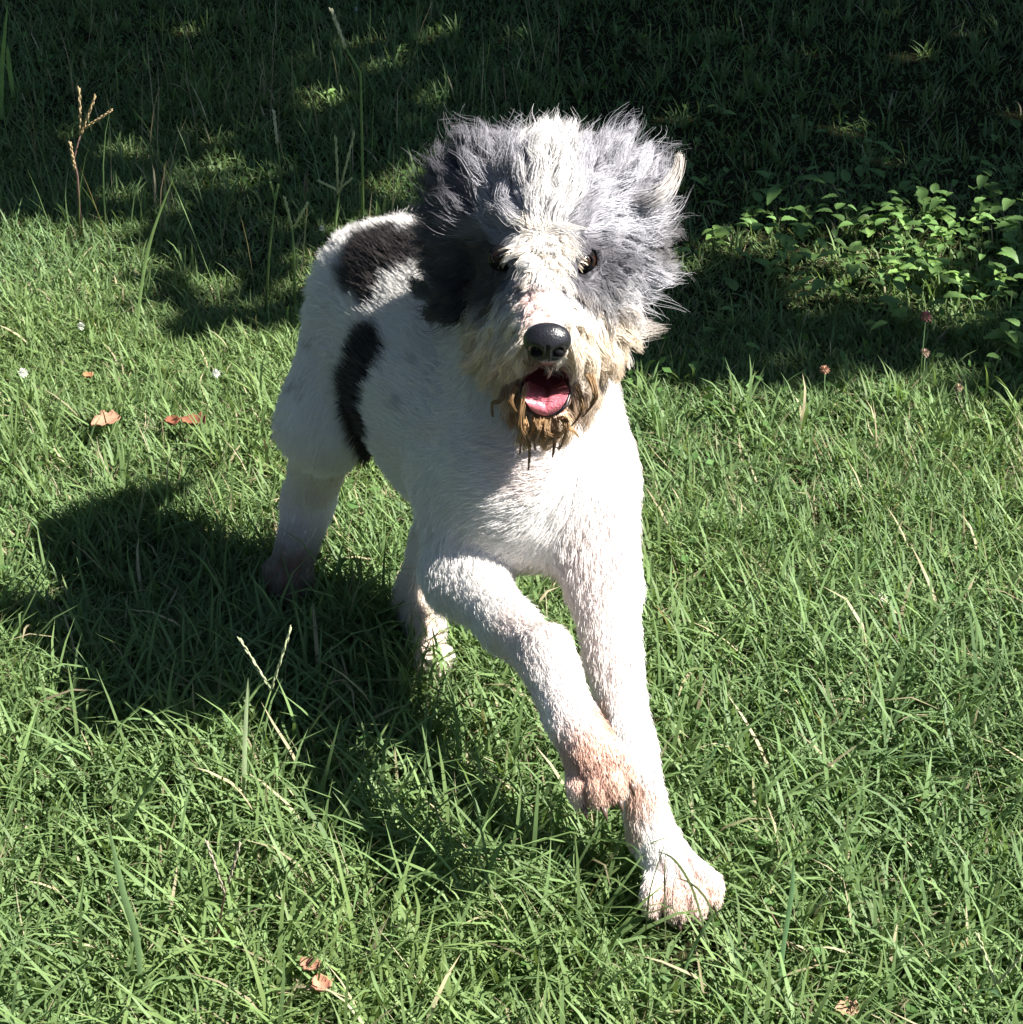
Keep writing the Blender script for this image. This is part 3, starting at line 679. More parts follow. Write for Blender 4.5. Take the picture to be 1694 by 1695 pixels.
# dark lashes and fur hanging over the eyes
EL = []
for e in EYES:
    for k in range(0):
        a = rng.uniform(-1.2, 1.2); o = e + A(math.sin(a) * .014, -.004, math.cos(a) * .0125); d_ = A(math.sin(a) * .004 + rng.normal() * .002, -.0065, -.002 - rng.random() * .004)
        EL.append(lock([o, o + d_, o + d_ * 1.1 + A(rng.normal() * .004, -.001, -.004 * rng.random() - .002)], .0022, 5, DGREY * 1.1, mixc(DGREY, GREY, rng.random() * .6), K=8, rad=.00022))
    sd = 1 if e[0] < .02 else -1
    for k in range(9):
        o = e + A(sd * .013, -.006, .004 + rng.normal() * .005)
        EL.append(lock([o, o + A(-sd * .007, -.007, .001), o + A(-sd * rng.uniform(.010, .018), -.005, -.002 - .008 * rng.random())], .0012, 7, WHITE * .9, CREAM, K=8, rad=.00022))
pp, rr_, cc_ = [np.concatenate(x) for x in zip(*EL)]
strands('eyelash', pp, rr_, cc_, M_FUR, body)

# --- eyes, nose, mouth
def ball(c, r, seg=20, ring=12, sc=(1, 1, 1), rotm=None):
    v, f = [], []
    for i in range(ring + 1):
        th = math.pi * i / ring
        for j in range(seg):
            ph = 2 * math.pi * j / seg; q = np.array([math.sin(th) * math.cos(ph), -math.cos(th), math.sin(th) * math.sin(ph)]) * r * np.array(sc)
            if rotm is not None: q = rotm @ q
            v.append(np.array(c) + q)
    for i in range(ring):
        for j in range(seg): f.append((i * seg + j, i * seg + (j + 1) % seg, (i + 1) * seg + (j + 1) % seg, (i + 1) * seg + j))
    return v, f
for e in EYES:
    v, f = ball(e, .0116); eo = mesh_obj('eye', v, f, M_EYE, dog); eo['_o'] = DOG_O
    dv = nrm(A(0, 0, CAM_H) - e); v, f = ball(e + dv * .0094, .0050, 14, 8, sc=(1, .5, 1)); pu = mesh_obj('pupil', v, f, M_PUPIL, eo)
    # eyelid rim
    rim = []
    sx_ = nrm(np.cross(dv, A(0, 0, 1))); su_ = np.cross(sx_, dv)
    for k in range(25):
        t = 2 * math.pi * k / 24; rim.append(e + dv * .0094 + sx_ * .0088 * math.cos(t) + su_ * .0056 * math.sin(t))
    v, f = tube(rim, [.0012] * 25, 6)
    bv, bf = ball(e, .0121, 28, 22); bv = np.array(bv); el = ((bv - e) / .0114) @ su_; fr = ((bv - e) / .0114) @ dv
    keep = [q for q in bf if all((el[i] > .42 - .12 * abs(((bv[i] - e) @ sx_) / .0114) or el[i] < -.46 + .2 * abs(((bv[i] - e) @ sx_) / .0114)) for i in q)]
    v, f = merge([(v, f), (list(bv), keep)]); mesh_obj('eyelid', v, f, M_NOSTRIL, eo); del eo['_o']
# nose leather: rounded pad with two nostrils, sculpted as a height over a squashed ball
def nose_mesh():
    seg, ring = 48, 30; v = []; f = []
    dv = nrm(A(0, -.93, -.05)); sx_ = A(1, 0, 0); su_ = A(0, -.05, .998)
    for i in range(ring + 1):
        th = math.pi * .62 * i / ring
        for j in range(seg):
            ph = 2 * math.pi * j / seg; x, y, z = math.sin(th) * math.cos(ph), math.cos(th), math.sin(th) * math.sin(ph)
            w = .94 + .09 * z                                           # wider at the top
            xs = .0222 * x * w; zs = .0185 * z - (.003 if z < 0 else 0) * abs(z) * (1 - abs(x))
            h = .0150 * max(y, -.3) ** 1 if y > 0 else .012 * y
            for sx0 in (-1, 1):                                         # nostrils
                dx_, dz_ = (xs - sx0 * .0098) / .0052, (zs + .0055 - abs(xs) * .15) / .0042; q = math.exp(-(dx_ * dx_ + dz_ * dz_)); h -= .0085 * q
                dx_, dz_ = (xs - sx0 * .0155) / .0060, (zs + .0075) / .0022; q = math.exp(-(dx_ * dx_ + dz_ * dz_)); h -= .004 * q
            h -= .0024 * math.exp(-(xs / .0012) ** 2) * (1 if zs < .004 else 0) * y
            v.append(NOSE_C + sx_ * xs + su_ * zs + dv * (h + .001))
    for i in range(ring):
        for j in range(seg): f.append((i * seg + j, (i + 1) * seg + j, (i + 1) * seg + (j + 1) % seg, i * seg + (j + 1) % seg))
    return v, f
v, f = nose_mesh(); no = mesh_obj('nose', v, f, M_NOSE, dog); no['_o'] = DOG_O
for s in (-1, 1):
    v, f = ball(NOSE_C + A(s * .0100, -.0115, -.0058), .0048, 12, 8, sc=(1, .5, .72)); mesh_obj('nostril', v, f, M_NOSTRIL, no)
del no['_o']
# tongue: lies in the lower jaw, lips over the front teeth line
tg = [P(904, 640, 1.500), P(904, 643, 1.475), P(904, 650, 1.450), P(903, 664, 1.434), P(903, 680, 1.431)]
tw = [.015, .0200, .0218, .0212, .0165]
v = []; nn_ = 17
for i, (c0, w) in enumerate(zip(tg, tw)):
    for j in range(nn_):
        t = -1 + 2 * j / (nn_ - 1); v.append(c0 + A(w * t, -.003 * t * t * 0, .0055 * t * t - .003 * math.exp(-(t / .12) ** 2)))
m_ = len(v)
for i, (c0, w) in enumerate(zip(tg, tw)):
    for j in range(nn_):
        t = -1 + 2 * j / (nn_ - 1); v.append(c0 + A(w * t * .96, .004, .0055 * t * t - .009 * (1 - t * t) ** .5 - .001))
f = []
for o_ in (0, m_):
    for i in range(len(tg) - 1):
        for j in range(nn_ - 1):
            q = (o_ + i * nn_ + j, o_ + i * nn_ + j + 1, o_ + (i + 1) * nn_ + j + 1, o_ + (i + 1) * nn_ + j); f.append(q if o_ == 0 else q[::-1])
i = len(tg) - 1
for j in range(nn_ - 1): f.append((i * nn_ + j, i * nn_ + j + 1, m_ + i * nn_ + j + 1, m_ + i * nn_ + j))
for i in range(len(tg) - 1):
    f.append((i * nn_, (i + 1) * nn_, m_ + (i + 1) * nn_, m_ + i * nn_)); f.append((i * nn_ + nn_ - 1, m_ + i * nn_ + nn_ - 1, m_ + (i + 1) * nn_ + nn_ - 1, (i + 1) * nn_ + nn_ - 1))
to = mesh_obj('tongue', v, f, M_TONGUE, dog)
sb = to.modifiers.new('smooth', 'SUBSURF'); sb.levels = 2; sb.render_levels = 2
# lower lip: dark rim round the front of the jaw
rim = [P(866, 632, 1.462), P(862, 650, 1.452), P(868, 670, 1.444), P(884, 683, 1.438), P(903, 688, 1.436), P(922, 683, 1.438), P(938, 670, 1.444), P(944, 650, 1.452), P(940, 632, 1.462)]
v, f = tube(rim, [.0012, .0018, .0022, .0024, .0024, .0024, .0022, .0018, .0012], 8); lp = mesh_obj('lip', v, f, M_LIP, dog)
# claws
for (t, fw, dn) in TOES:
    if t[1] > 1.5: continue
    v, f = tube([t + fw * .006, t + fw * .014 + dn * .002, t + fw * .018 + dn * .008], [.0034, .0026, .0006], 7); mesh_obj('claw', v, f, M_CLAW, dog)

# ------------------------------------------------------------------ grass
PAWS = [(P(1132, 1485, 1.24), .085), (P(1132, 1530, 1.20), .06), (P(472, 962, 1.785), .07), (P(722, 1112, 1.642), .035)]
def half_w(y): return .283 * (y * .86 + .66) + .16
def scatter(n, y0, y1, dens=None):
    y = np.zeros(0); x = np.zeros(0)
    while len(x) < n:
        yy = rng.uniform(y0, y1, n); xx = rng.uniform(-1, 1, n) * half_w(y1); ok = np.abs(xx) < half_w(yy)
        if dens is not None: ok &= rng.random(n) < dens(xx, yy)
        x = np.concatenate([x, xx[ok]]); y = np.concatenate([y, yy[ok]])
    return x[:n], y[:n]
def blades(x, y, L, Wd, az, lean, bend, cols, K=4, fold=.25, twist=.6):
    """curved tapering blades, K segments, V-folded by a raised edge"""
    n = len(x); z0 = ground_z(x, y) - .004
    for (pc, rr) in PAWS:
        d = np.hypot(x - pc[0], y - pc[1]); L = L * (1 - .60 * (1 - sst(.3 * rr, rr, d)))
    s = np.linspace(0, 1, K + 1); pos = np.zeros((n, K + 1, 3)); pos[:, 0] = np.stack([x, y, z0], -1)
    az2 = az + rng.normal(0, twist, n); wdir = []
    for i in range(K + 1):
        a = az + (az2 - az) * s[i]; th = lean + bend * s[i] ** 1.2
        d = np.stack([np.cos(a) * np.sin(th), np.sin(a) * np.sin(th), np.cos(th)], -1)
        if i < K: pos[:, i + 1] = pos[:, i] + d * (L / K)[:, None]
        ta = a + math.pi / 2 + rng.normal(0, .0, n); wdir.append(np.stack([np.cos(ta), np.sin(ta), .25 * np.sin(az * 7)], -1))
    wd = np.stack(wdir, 1) * Wd[:, None, None] * .5
    prof = np.array([.75, 1, .92, .62, 0])[None, :, None] if K == 4 else (np.array([.8, 1, .75, 0])[None, :, None] if K == 3 else np.concatenate([[.6], np.cos(np.linspace(0, 1, K) ** 1.6 * 1.5)])[None, :, None])
    Lf = pos[:, :-1] - wd[:, :-1] * prof[:, :-1]; Rt = pos[:, :-1] + wd[:, :-1] * prof[:, :-1]
    zmin = .002
    V = np.concatenate([Lf, Rt, pos[:, -1:]], 1); nv = 2 * K + 1
    V[..., 2] = np.maximum(V[..., 2], z0[:, None] + zmin)
    b = np.arange(n)[:, None] * nv; F = []
    for i in range(K - 1):
        F.append(b + [i, K + i, K + i + 1]); F.append(b + [i, K + i + 1, i + 1])
    F.append(b + [K - 1, 2 * K - 1, 2 * K])
    sh = np.concatenate([s[:-1], s[:-1], [1]]); c = cols[:, None, :] * (1 + .0 * sh)[None, :, None]
    pale = sst(.25, 0, sh)[None, :, None] * .45; c = c * (1 - pale) + A(.16, .15, .07) * pale
    return V.reshape(-1, 3), np.concatenate(F), c.reshape(-1, 3)
def gcol(n, x, y, warm=0.0):
    base = A(.134, .210, .080); p = np.stack([x, y], -1)
    t = vnoise(p, 3.0, 31); c = base * (.75 + .7 * rng.random((n, 1)) ** 1.3) * np.ones(3)
    c = mixc(c, A(.19, .255, .072), .55 * rng.random(n) * t + warm)           # yellow green
    c = mixc(c, A(.085, .16, .085), .5 * rng.random(n) * (1 - t))             # blue green
    dry = rng.random(n) < .035; c[dry] = A(.36, .32, .20) * rng.uniform(.6, 1.3, (dry.sum(), 1))
    return np.clip(c, .01, .6)
SETS = []
def add(n, y0, y1, Lr, Wr, lean, bend, K=4, dens=None, warm=0, flow=None, dryf=0):
    x, y = scatter(n, y0, y1, dens)
    # tuft structure: some blades share a foot and fan out
    p = np.stack([x, y], -1); h = .75 + .5 * vnoise(p, 4.0, 51) + .25 * (vnoise(p, 15, 52) - .5)
    az = rng.uniform(0, 6.283, n) if flow is None else flow + rng.normal(0, 1.1, n)
    L = rng.uniform(*Lr, n) * h; Wd = rng.uniform(*Wr, n) * .85
    gc = gcol(n, x, y, warm)
    if dryf:
        m = rng.random(n) < dryf; gc[m] = mixc(A(.42, .38, .26), A(.24, .17, .10), rng.random(m.sum())) * rng.uniform(.6, 1.2, (m.sum(), 1))
    SETS.append(blades(x, y, L, Wd, az, rng.uniform(*lean, n), rng.uniform(*bend, n), gc, K))
near_d = lambda x, y: np.where(x > .1, np.clip(2.0 - y * .58, .10, 1), np.clip(1.9 - y * .4, .3, 1))
add(120000, 1.02, 2.6, (.018, .042), (.0018, .0034), (.2, 1.4), (.2, 1.3), 3)                       # turf
add(110000, 2.2, 4.7, (.016, .036), (.0020, .0040), (.2, 1.4), (.2, 1.3), 3, dens=near_d)
add(30000, 1.02, 2.0, (.035, .080), (.0022, .0042), (.1, .9), (.3, 1.7), 4)                        # middle layer
add(26000, 2.0, 4.7, (.028, .060), (.0022, .0042), (.2, 1.2), (.2, 1.5), 4, dens=near_d)
add(5000, 1.02, 1.75, (.075, .135), (.0032, .0058), (.1, .8), (.5, 2.0), 5 - 1)                     # long arching blades
add(2200, 1.9, 4.7, (.05, .09), (.0028, .005), (.05, .6), (.3, 1.5), 4)
add(26000, 1.02, 3.2, (.015, .045), (.0010, .0022), (.9, 1.5), (.0, .5), 3, dryf=.75)      # thatch
add(5000, 1.02, 2.2, (.04, .10), (.0009, .0016), (.3, 1.3), (.1, .9), 4, dryf=.6)            # thin dry stems
add(420, 2.7, 4.7, (.10, .24), (.0016, .0030), (.02, .35), (.1, .9), 4, dens=lambda x, y: (x < .1) * 1.0, dryf=.35)   # thin stems in the shade
# tufts
def tufts(n, y0, y1, per, Lr, Wr):
    tx, ty = scatter(n, y0, y1); x = np.repeat(tx, per) + rng.normal(0, .006, n * per); y = np.repeat(ty, per) + rng.normal(0, .006, n * per); m = n * per
    SETS.append(blades(x, y, rng.uniform(*Lr, m), rng.uniform(*Wr, m), rng.uniform(0, 6.283, m), rng.uniform(.05, .9, m), rng.uniform(.2, 1.4, m), gcol(m, x, y, .1), 4))
tufts(700, 1.02, 2.3, 12, (.04, .10), (.0025, .0045)); tufts(600, 2.3, 4.6, 12, (.03, .07), (.003, .005))
# coarse ring outside the view, for other camera positions
def ring(n):
    x = rng.uniform(-4, 4, n); y = rng.uniform(.1, 7, n); ok = (np.abs(x) > half_w(np.clip(y, 1.0, 4.7)) - .03) | (y > 4.65) | (y < 1.05); x, y = x[ok], y[ok]; m = len(x)
    SETS.append(blades(x, y, rng.uniform(.03, .09, m), rng.uniform(.004, .008, m), rng.uniform(0, 6.283, m), rng.uniform(.1, .9, m), rng.uniform(.2, 1.5, m), gcol(m, x, y), 3))
ring(60000)
def margin(n):
    y = rng.uniform(.95, 5.2, n); sd = np.where(rng.random(n) < .5, -1, 1); x = sd * (half_w(y) - .04 + rng.random(n) ** 1.4 * .75)
    SETS.append(blades(x, y, rng.uniform(.025, .06, n), rng.uniform(.002, .0045, n), rng.uniform(0, 6.283, n), rng.uniform(.2, 1.2, n), rng.uniform(.2, 1.4, n), gcol(n, x, y), 3))
margin(62000)
# small leaves of clover and weeds low in the turf
off = 0; VV, FF, CC = [], [], []
for (v, f, c) in SETS: VV.append(v); FF.append(f + off); CC.append(c); off += len(v)
nl = 9000; x, y = scatter(nl, 1.05, 4.6); m = vnoise(np.stack([x, y], -1), 2.2, 61) > .5; x, y = x[m], y[m]
cl = np.stack([x, y, ground_z(x, y) + rng.uniform(.008, .04, len(x))], -1)
v, f, c = leaf_cards(cl, rng.uniform(.010, .02, len(x)), np.clip(A(.07, .14, .04) * rng.uniform(.7, 1.4, (len(x), 1)), 0, 1), up=1.2); VV.append(v); FF.append(f + off); CC.append(c); off += len(v)
grass = mesh_obj('grass', np.concatenate(VV), np.concatenate(FF), M_GRASS, smooth=True, cols=np.concatenate(CC))
tag(grass, 'uncut green lawn grass under and around the running dog', 'grass', kind='stuff')

# ------------------------------------------------------------------ single plants, stalks, leaves
def ribbon(path, w, K=14, fold=.3, w0=.7, tip=1.0, lift=A(0, 0, 1)):
    """one grass blade: spline path, V-folded, with a pointed tip"""
    path = np.array(path); t = np.linspace(0, len(path) - 1, K + 1); i = np.minimum(t.astype(int), len(path) - 2); f = (t - i)[:, None]
    pm = path[np.maximum(i - 1, 0)]; p0 = path[i]; p1 = path[i + 1]; p2 = path[np.minimum(i + 2, len(path) - 1)]
    q = .5 * ((2 * p0) + (-pm + p1) * f + (2 * pm - 5 * p0 + 4 * p1 - p2) * f ** 2 + (-pm + 3 * p0 - 3 * p1 + p2) * f ** 3)
    tan = nrm(np.gradient(q, axis=0)); sd = nrm(np.cross(tan, A(-.55, .8, .25))); up = np.cross(sd, tan); s = np.linspace(0, 1, K + 1)
    pr = np.minimum(w0 + (1 - w0) * s * 3, 1) * np.where(s > .55, np.maximum(1 - ((s - .55) / .45) ** 1.8 * tip, .03), 1)
    v = np.concatenate([q - sd * (w * .5 * pr)[:, None] + up * (w * fold * pr * .5)[:, None], q, q + sd * (w * .5 * pr)[:, None] + up * (w * fold * pr * .5)[:, None]])
    n = K + 1; F = [(k * n + i, k * n + i + 1, (k + 1) * n + i + 1, (k + 1) * n + i) for k in (0, 1) for i in range(K)]
    return v, F
def Pz(pts, px0, py0, lean=0.0, dz=0.0):
    """points seen at pts, all standing over the ground spot seen at (px0, py0), leaning towards the camera by lean"""
    Y = G(px0, py0, 0)[1]; n = len(pts); return [P(a, b, Y - lean * i / max(1, n - 1)) for i, (a, b) in enumerate(pts)]
def seed_head(a, b, r):
    """a spike of overlapping grains along the line a-b"""
    parts = []; n = 22; d = nrm(b - a); parts.append(tube([a, (a + b) / 2, b], [r * .55, r * .6, r * .25], 6))
    s1 = nrm(np.cross(d, A(0, 1, .3))); s2 = np.cross(d, s1)
    for i in range(n):
        c = a + (b - a) * (i + .5) / n; an = i * 2.4; o = s1 * math.cos(an) + s2 * math.sin(an); L_ = np.linalg.norm(b - a) / n * 1.9
        v, f = ball(c + o * r * .55 + d * L_ * .2, 1.0, 6, 4, sc=(1, 1, 1)); v = [c + o * r * .55 + (x - (c + o * r * .55 + d * L_ * .2)) @ np.outer(d, d) * L_ * .6 + (x - (c + o * r * .55 + d * L_ * .2)) * r * .42 for x in v]; parts.append((v, f))
    return merge(parts)
PALE = A(.40, .42, .28); GRN = A(.20, .29, .11); DGRN = A(.12, .20, .08); STRAW = A(.36, .27, .15); MAUVE = A(.20, .13, .11)
def cl(v, c): return np.tile(np.array(c), (len(v), 1))
def stalk(lab, stem, foot, heads, w=.0018, col=GRN, hcol=PALE, hr=.0022, lean=.02, name='grass_stalk', cat='grass stalk'):
    st = Pz(stem, *foot, lean=lean); root = empty(name, tuple(st[0])); tag(root, lab, cat, 'seeding grass stalks above the lawn')
    st[0] = st[0] - A(0, 0, .02); v, f = tube(st if len(st) > 2 else [st[0], (st[0] + st[1]) / 2, st[1]], np.linspace(w, w * .6, max(len(st), 3)) * (1.5 if stem[0][1] < 600 else 1), 6); mesh_obj('stem', v, f, M_GRASS, root, cols=cl(v, col))
    for (a, b, c_, d_) in heads:
        Y = st[-1][1]; v, f = seed_head(P(a, b, Y), P(c_, d_, Y - .01), hr * (1.4 if b < 600 else 1.1)); mesh_obj('seed_head', v, f, M_DRY, root, cols=cl(v, hcol))
def single_blade(lab, pts, foot, w, col, lean=.02, K=16, fold=.35):
    q = Pz(pts, *foot, lean=lean); q[0] = q[0] - A(0, 0, .01); v, f = ribbon(q, w, K, fold); b = mesh_obj('grass_shoot', v, f, M_GRASS, cols=cl(v, col)); tag(b, lab, 'grass shoot', 'long single blades standing out of the lawn')
stalk('forked pale seed stalk standing at the edge of the dog shadow', [(398, 1340), (420, 1230), (449, 1142)],  (398, 1345), [(449, 1142, 396, 1056), (449, 1142, 482, 1038)], w=.0012, hr=.0016, hcol=A(.42, .46, .28))
stalk('tall thin seed stalk behind the dog rump reaching the dark grass', [(600, 372), (600, 250), (597, 120), (572, 78)], (600, 420), [(572, 78, 548, 14)], w=.0018, hr=.0026, hcol=A(.45, .45, .3))
stalk('dry branching stalk with a drooping side twig in the left shade', [(132, 372), (128, 290), (122, 262), (134, 222)], (132, 385), [(134, 222, 131, 145), (134, 222, 158, 158), (140, 212, 186, 182), (124, 280, 116, 235)], w=.0016, col=MAUVE, hcol=STRAW, hr=.0022)
stalk('green stalk with a narrow V of seed heads left of the rump', [(487, 505), (487, 420), (484, 378)], (487, 510), [(484, 378, 471, 325), (487, 375, 510, 335)], w=.0016, hr=.002, hcol=A(.36, .40, .22))
stalk('stalk with two long upright seed heads beside the rump', [(552, 420), (556, 360), (562, 320)], (552, 425), [(560, 320, 556, 226), (562, 318, 587, 218), (560, 315, 526, 298), (562, 312, 583, 295)], w=.0016, hr=.002, hcol=A(.36, .38, .22))
stalk('slender green stalk in the sunlit grass left of the rump', [(438, 500), (446, 420), (456, 330)], (438, 505), [(456, 330, 461, 305), (456, 330, 447, 300)], w=.0014, hr=.0016, hcol=GRN)
stalk('short stalk with one straight spike in the dark grass', [(466, 310), (463, 270), (459, 236)], (466, 320), [(459, 236, 453, 182)], w=.0015, hr=.0024, hcol=A(.45, .46, .32))
stalk('thin seed stalk in the shade near the upper left', [(195, 160), (192, 110)], (196, 175), [(192, 110, 196, 70), (192, 110, 212, 88)], w=.0015, hr=.0018, hcol=DGRN)
stalk('forked dry stalk lying over the grass at lower left', [(350, 1560), (372, 1480), (374, 1470)], (345, 1575), [(372, 1480, 342, 1392), (378, 1462, 398, 1395)], w=.0012, hr=.0016, hcol=A(.36, .32, .24), col=MAUVE)
stalk('pale forked stalk near the lower right corner', [(1660, 1700), (1655, 1640), (1648, 1628)], (1660, 1705), [(1648, 1628, 1618, 1545), (1652, 1628, 1692, 1582)], w=.0014, hr=.0018, hcol=A(.38, .42, .24))
stalk('forked seed stalk in the sunlit grass right of the raised paw', [(1222, 1340), (1205, 1290), (1204, 1270)], (1222, 1345), [(1204, 1270, 1195, 1200), (1204, 1270, 1222, 1215)], w=.0012, hr=.0014, hcol=GRN)
single_blade('straight pale blade standing upright left of the dog shadow fork', [(403, 1345), (406, 1240), (411, 1122)], (400, 1350), .0052, A(.34, .42, .24))
single_blade('long bright blade leaning right in the left half of the lawn', [(222, 580), (234, 480), (252, 390), (290, 288)], (222, 585), .0056, A(.20, .30, .11), lean=.05)
single_blade('bright blade at the upper left edge of the photo', [(2, 190), (4, 110), (13, 5)], (2, 195), .009, A(.2, .32, .1))
single_blade('shorter bright blade beside the left edge blade', [(22, 160), (16, 110), (12, 74)], (22, 165), .010, A(.2, .32, .1))
single_blade('small upright blade in the shade below the branching stalk', [(120, 150), (118, 120), (122, 90)], (120, 155), .006, DGRN)
single_blade('thin dark blade crossing the planted front paw from left', [(1070, 1530), (1076, 1480), (1090, 1430), (1106, 1384)], (1068, 1600), .0020, A(.10, .13, .06), lean=.0)
single_blade('thin blade bent over the top of the planted front paw', [(1178, 1570), (1150, 1480), (1118, 1425), (1086, 1409)], (1170, 1610), .0024, A(.10, .14, .06), lean=.0)
single_blade('short upright blade before the middle of the planted paw', [(1104, 1560), (1101, 1480), (1102, 1402)], (1104, 1605), .0018, A(.10, .12, .06), lean=.0)
single_blade('dark curved blade crossing the outer toes of the planted paw', [(1190, 1560), (1175, 1500), (1146, 1464), (1110, 1452)], (1185, 1610), .0022, A(.10, .13, .06), lean=.0)
single_blade('broad blade lying beside the outer toes of the planted paw', [(1120, 1640), (1150, 1570), (1185, 1515), (1222, 1494)], (1120, 1650), .0060, A(.12, .21, .09), lean=.02)
single_blade('wide blade reaching across the lower edge of the planted paw', [(1020, 1540), (1050, 1522), (1090, 1508), (1122, 1496)], (1010, 1600), .0048, A(.13, .21, .09), lean=.02)
single_blade('arching blade in front of the lifted foreleg', [(905, 1470), (940, 1405), (985, 1390), (1040, 1398), (1062, 1416)], (900, 1500), .0030, A(.13, .22, .09), lean=.02)
single_blade('broad glossy blade in the grass below the lifted paw', [(790, 1490), (820, 1420), (850, 1380), (880, 1348)], (785, 1495), .0070, A(.13, .22, .09), lean=.04)
single_blade('long blade leaning right at the lower left of the lawn', [(195, 1400), (220, 1350), (250, 1300), (280, 1256)], (190, 1410), .0058, A(.15, .24, .1), lean=.05)
single_blade('pale bent blade at the bottom left with a folded middle', [(232, 1640), (228, 1560), (205, 1480), (176, 1350)], (232, 1650), .0062, A(.16, .25, .11), lean=.05)
single_blade('tall glossy blade right of the planted paw', [(1290, 1640), (1300, 1560), (1312, 1480), (1314, 1420)], (1288, 1645), .0060, A(.12, .22, .1), lean=.04)
single_blade('curved glossy blade near the bottom right corner', [(1545, 1680), (1590, 1650), (1640, 1640), (1660, 1652)], (1540, 1690), .0070, A(.11, .2, .1), lean=.04)
single_blade('long horizontal blade right of the planted foreleg', [(1150, 1300), (1200, 1220), (1240, 1205), (1275, 1195)], (1145, 1310), .0058, A(.15, .26, .12), lean=.06)
# broadleaf weeds in the shade at the right
def leaf_mesh(name, L_, w):
    n = 9; v = []; f = []
    for i in range(n + 1):
        s = i / n; ww = w * math.sin(math.pi * min(1, s ** .8)) ** .8 * (1 - .25 * s); z = -.35 * L_ * s * s
        for t in (-1, -.5, 0, .5, 1): v.append((t * ww, s * L_, z + abs(t) * ww * .35 + .06 * w * math.sin(s * 26) * abs(t)))
    for i in range(n):
        for j in range(4): f.append((i * 5 + j, i * 5 + j + 1, (i + 1) * 5 + j + 1, (i + 1) * 5 + j))
    me = bpy.data.meshes.new(name); me.from_pydata(v, [], f); me.polygons.foreach_set('use_smooth', [True] * len(f)); a = me.color_attributes.new('tint', 'FLOAT_COLOR', 'POINT')
    g = rng.uniform(.85, 1.2); a.data.foreach_set('color', np.tile(np.array([.15 * g, .25 * g, .07 * g, 1], np.float32), len(v))); me.materials.append(M_LEAF); return me
LM = [leaf_mesh('leaf', .040, .013), leaf_mesh('leaf', .032, .012), leaf_mesh('leaf', .046, .014), leaf_mesh('leaf', .026, .010)]
def weed(px, py, h, nl, lab, sc=1.0):
    g = G(px, py, 0); Y = g[1]; base = A(*G(px, py + 3000 * h * .85 / 3.0, 0)[:2], 0) if False else A(g[0], Y, 0)
    # the leaves are seen at (px, py): the foot stands below them
    top = P(px, py, Y - h * 1.25); top[2] = max(top[2], h * .6); base = A(top[0] + .01, top[1] + .01, 0)
    root = empty('leafy_weed', tuple(base)); tag(root, lab, 'weed', 'leafy weeds in the shade at the right')
    v, f = tube([base - A(0, 0, .02), base * .5 + top * .5 + A(rng.normal() * .006, 0, 0), top], [.0022, .0018, .001], 6); mesh_obj('stem', v, f, M_LEAF, root, cols=cl(v, A(.12, .16, .06)))
    a0 = rng.uniform(0, 6.28)
    for k in range(nl):
        s = 1 - .62 * (k // 2) / max(1, nl // 2); o = bpy.data.objects.new('leaf', LM[rng.integers(4)]); COL.objects.link(o); o.parent = root
        p = base * (1 - s) + top * s - base; o.location = p; an = a0 + (k % 2) * math.pi + (k // 2) * 1.57 + rng.normal() * .25
        tilt = R(rng.uniform(5, 38)); o.rotation_euler = (tilt, rng.normal() * .2, an); z = .85 * sc * rng.uniform(.75, 1.15) * (1.0 if k > 1 else .8); o.scale = (z, z, z)
for a in [(1490, 350, .10, 11, 'brightest sunlit leafy weed, largest in the right shade', 1.15), (1545, 345, .09, 8, 'sunlit weed touching the right side of the brightest one', 1.0), (1440, 365, .08, 8, 'half shaded weed just left of the brightest one', 1.0),
          (1640, 318, .13, 9, 'leafy weed highest in the photo, near its right edge', 1.15), (1625, 372, .08, 6, 'small shaded weed under the highest one', .9), (1568, 388, .07, 6, 'shaded weed with two drooping leaves below the sunlit pair', 1.1),
          (1410, 418, .07, 8, 'small bright weed in a light fleck left of centre of the patch', .85), (1392, 474, .05, 7, 'low yellow green weed at the lower left of the patch', .8), (1535, 428, .08, 9, 'dappled weed in the middle of the weed patch', 1.0),
          (1490, 440, .07, 8, 'grey green weed left of the dappled middle one', .9), (1655, 452, .09, 12, 'bushy small leaved weed by the right edge of the photo', .7), (1668, 548, .08, 9, 'dark leafy weed lowest by the right edge of the photo', 1.2),
          (1182, 385, .08, 9, 'sunlit weed just right of the dog ear hair', .95), (1245, 350, .06, 6, 'small weed between the ear and the weed patch', .8), (1335, 350, .07, 7, 'weed with one bright leaf left of the weed patch', .85),
          (1500, 520, .05, 5, 'low dark weed beneath the weed patch by a pink clover', 1.2), (1690, 430, .07, 6, 'weed cut by the right edge of the photo', 1.0), (1275, 440, .06, 6, 'shaded weed halfway between ear and patch', .9),
          (1590, 455, .07, 8, 'shaded weed between the dappled one and the bushy one', .9), (1330, 470, .05, 6, 'small low weed below the left end of the patch', .9),
          (1190, 185, .06, 6, 'small weed in deep shade above and right of the dog head', .8), (545, 160, .05, 6, 'lit small weed in the dark grass at upper left', .7), (665, 85, .05, 6, 'lit small weed in the dark grass left of the top centre', .7)]:
    weed(*a)
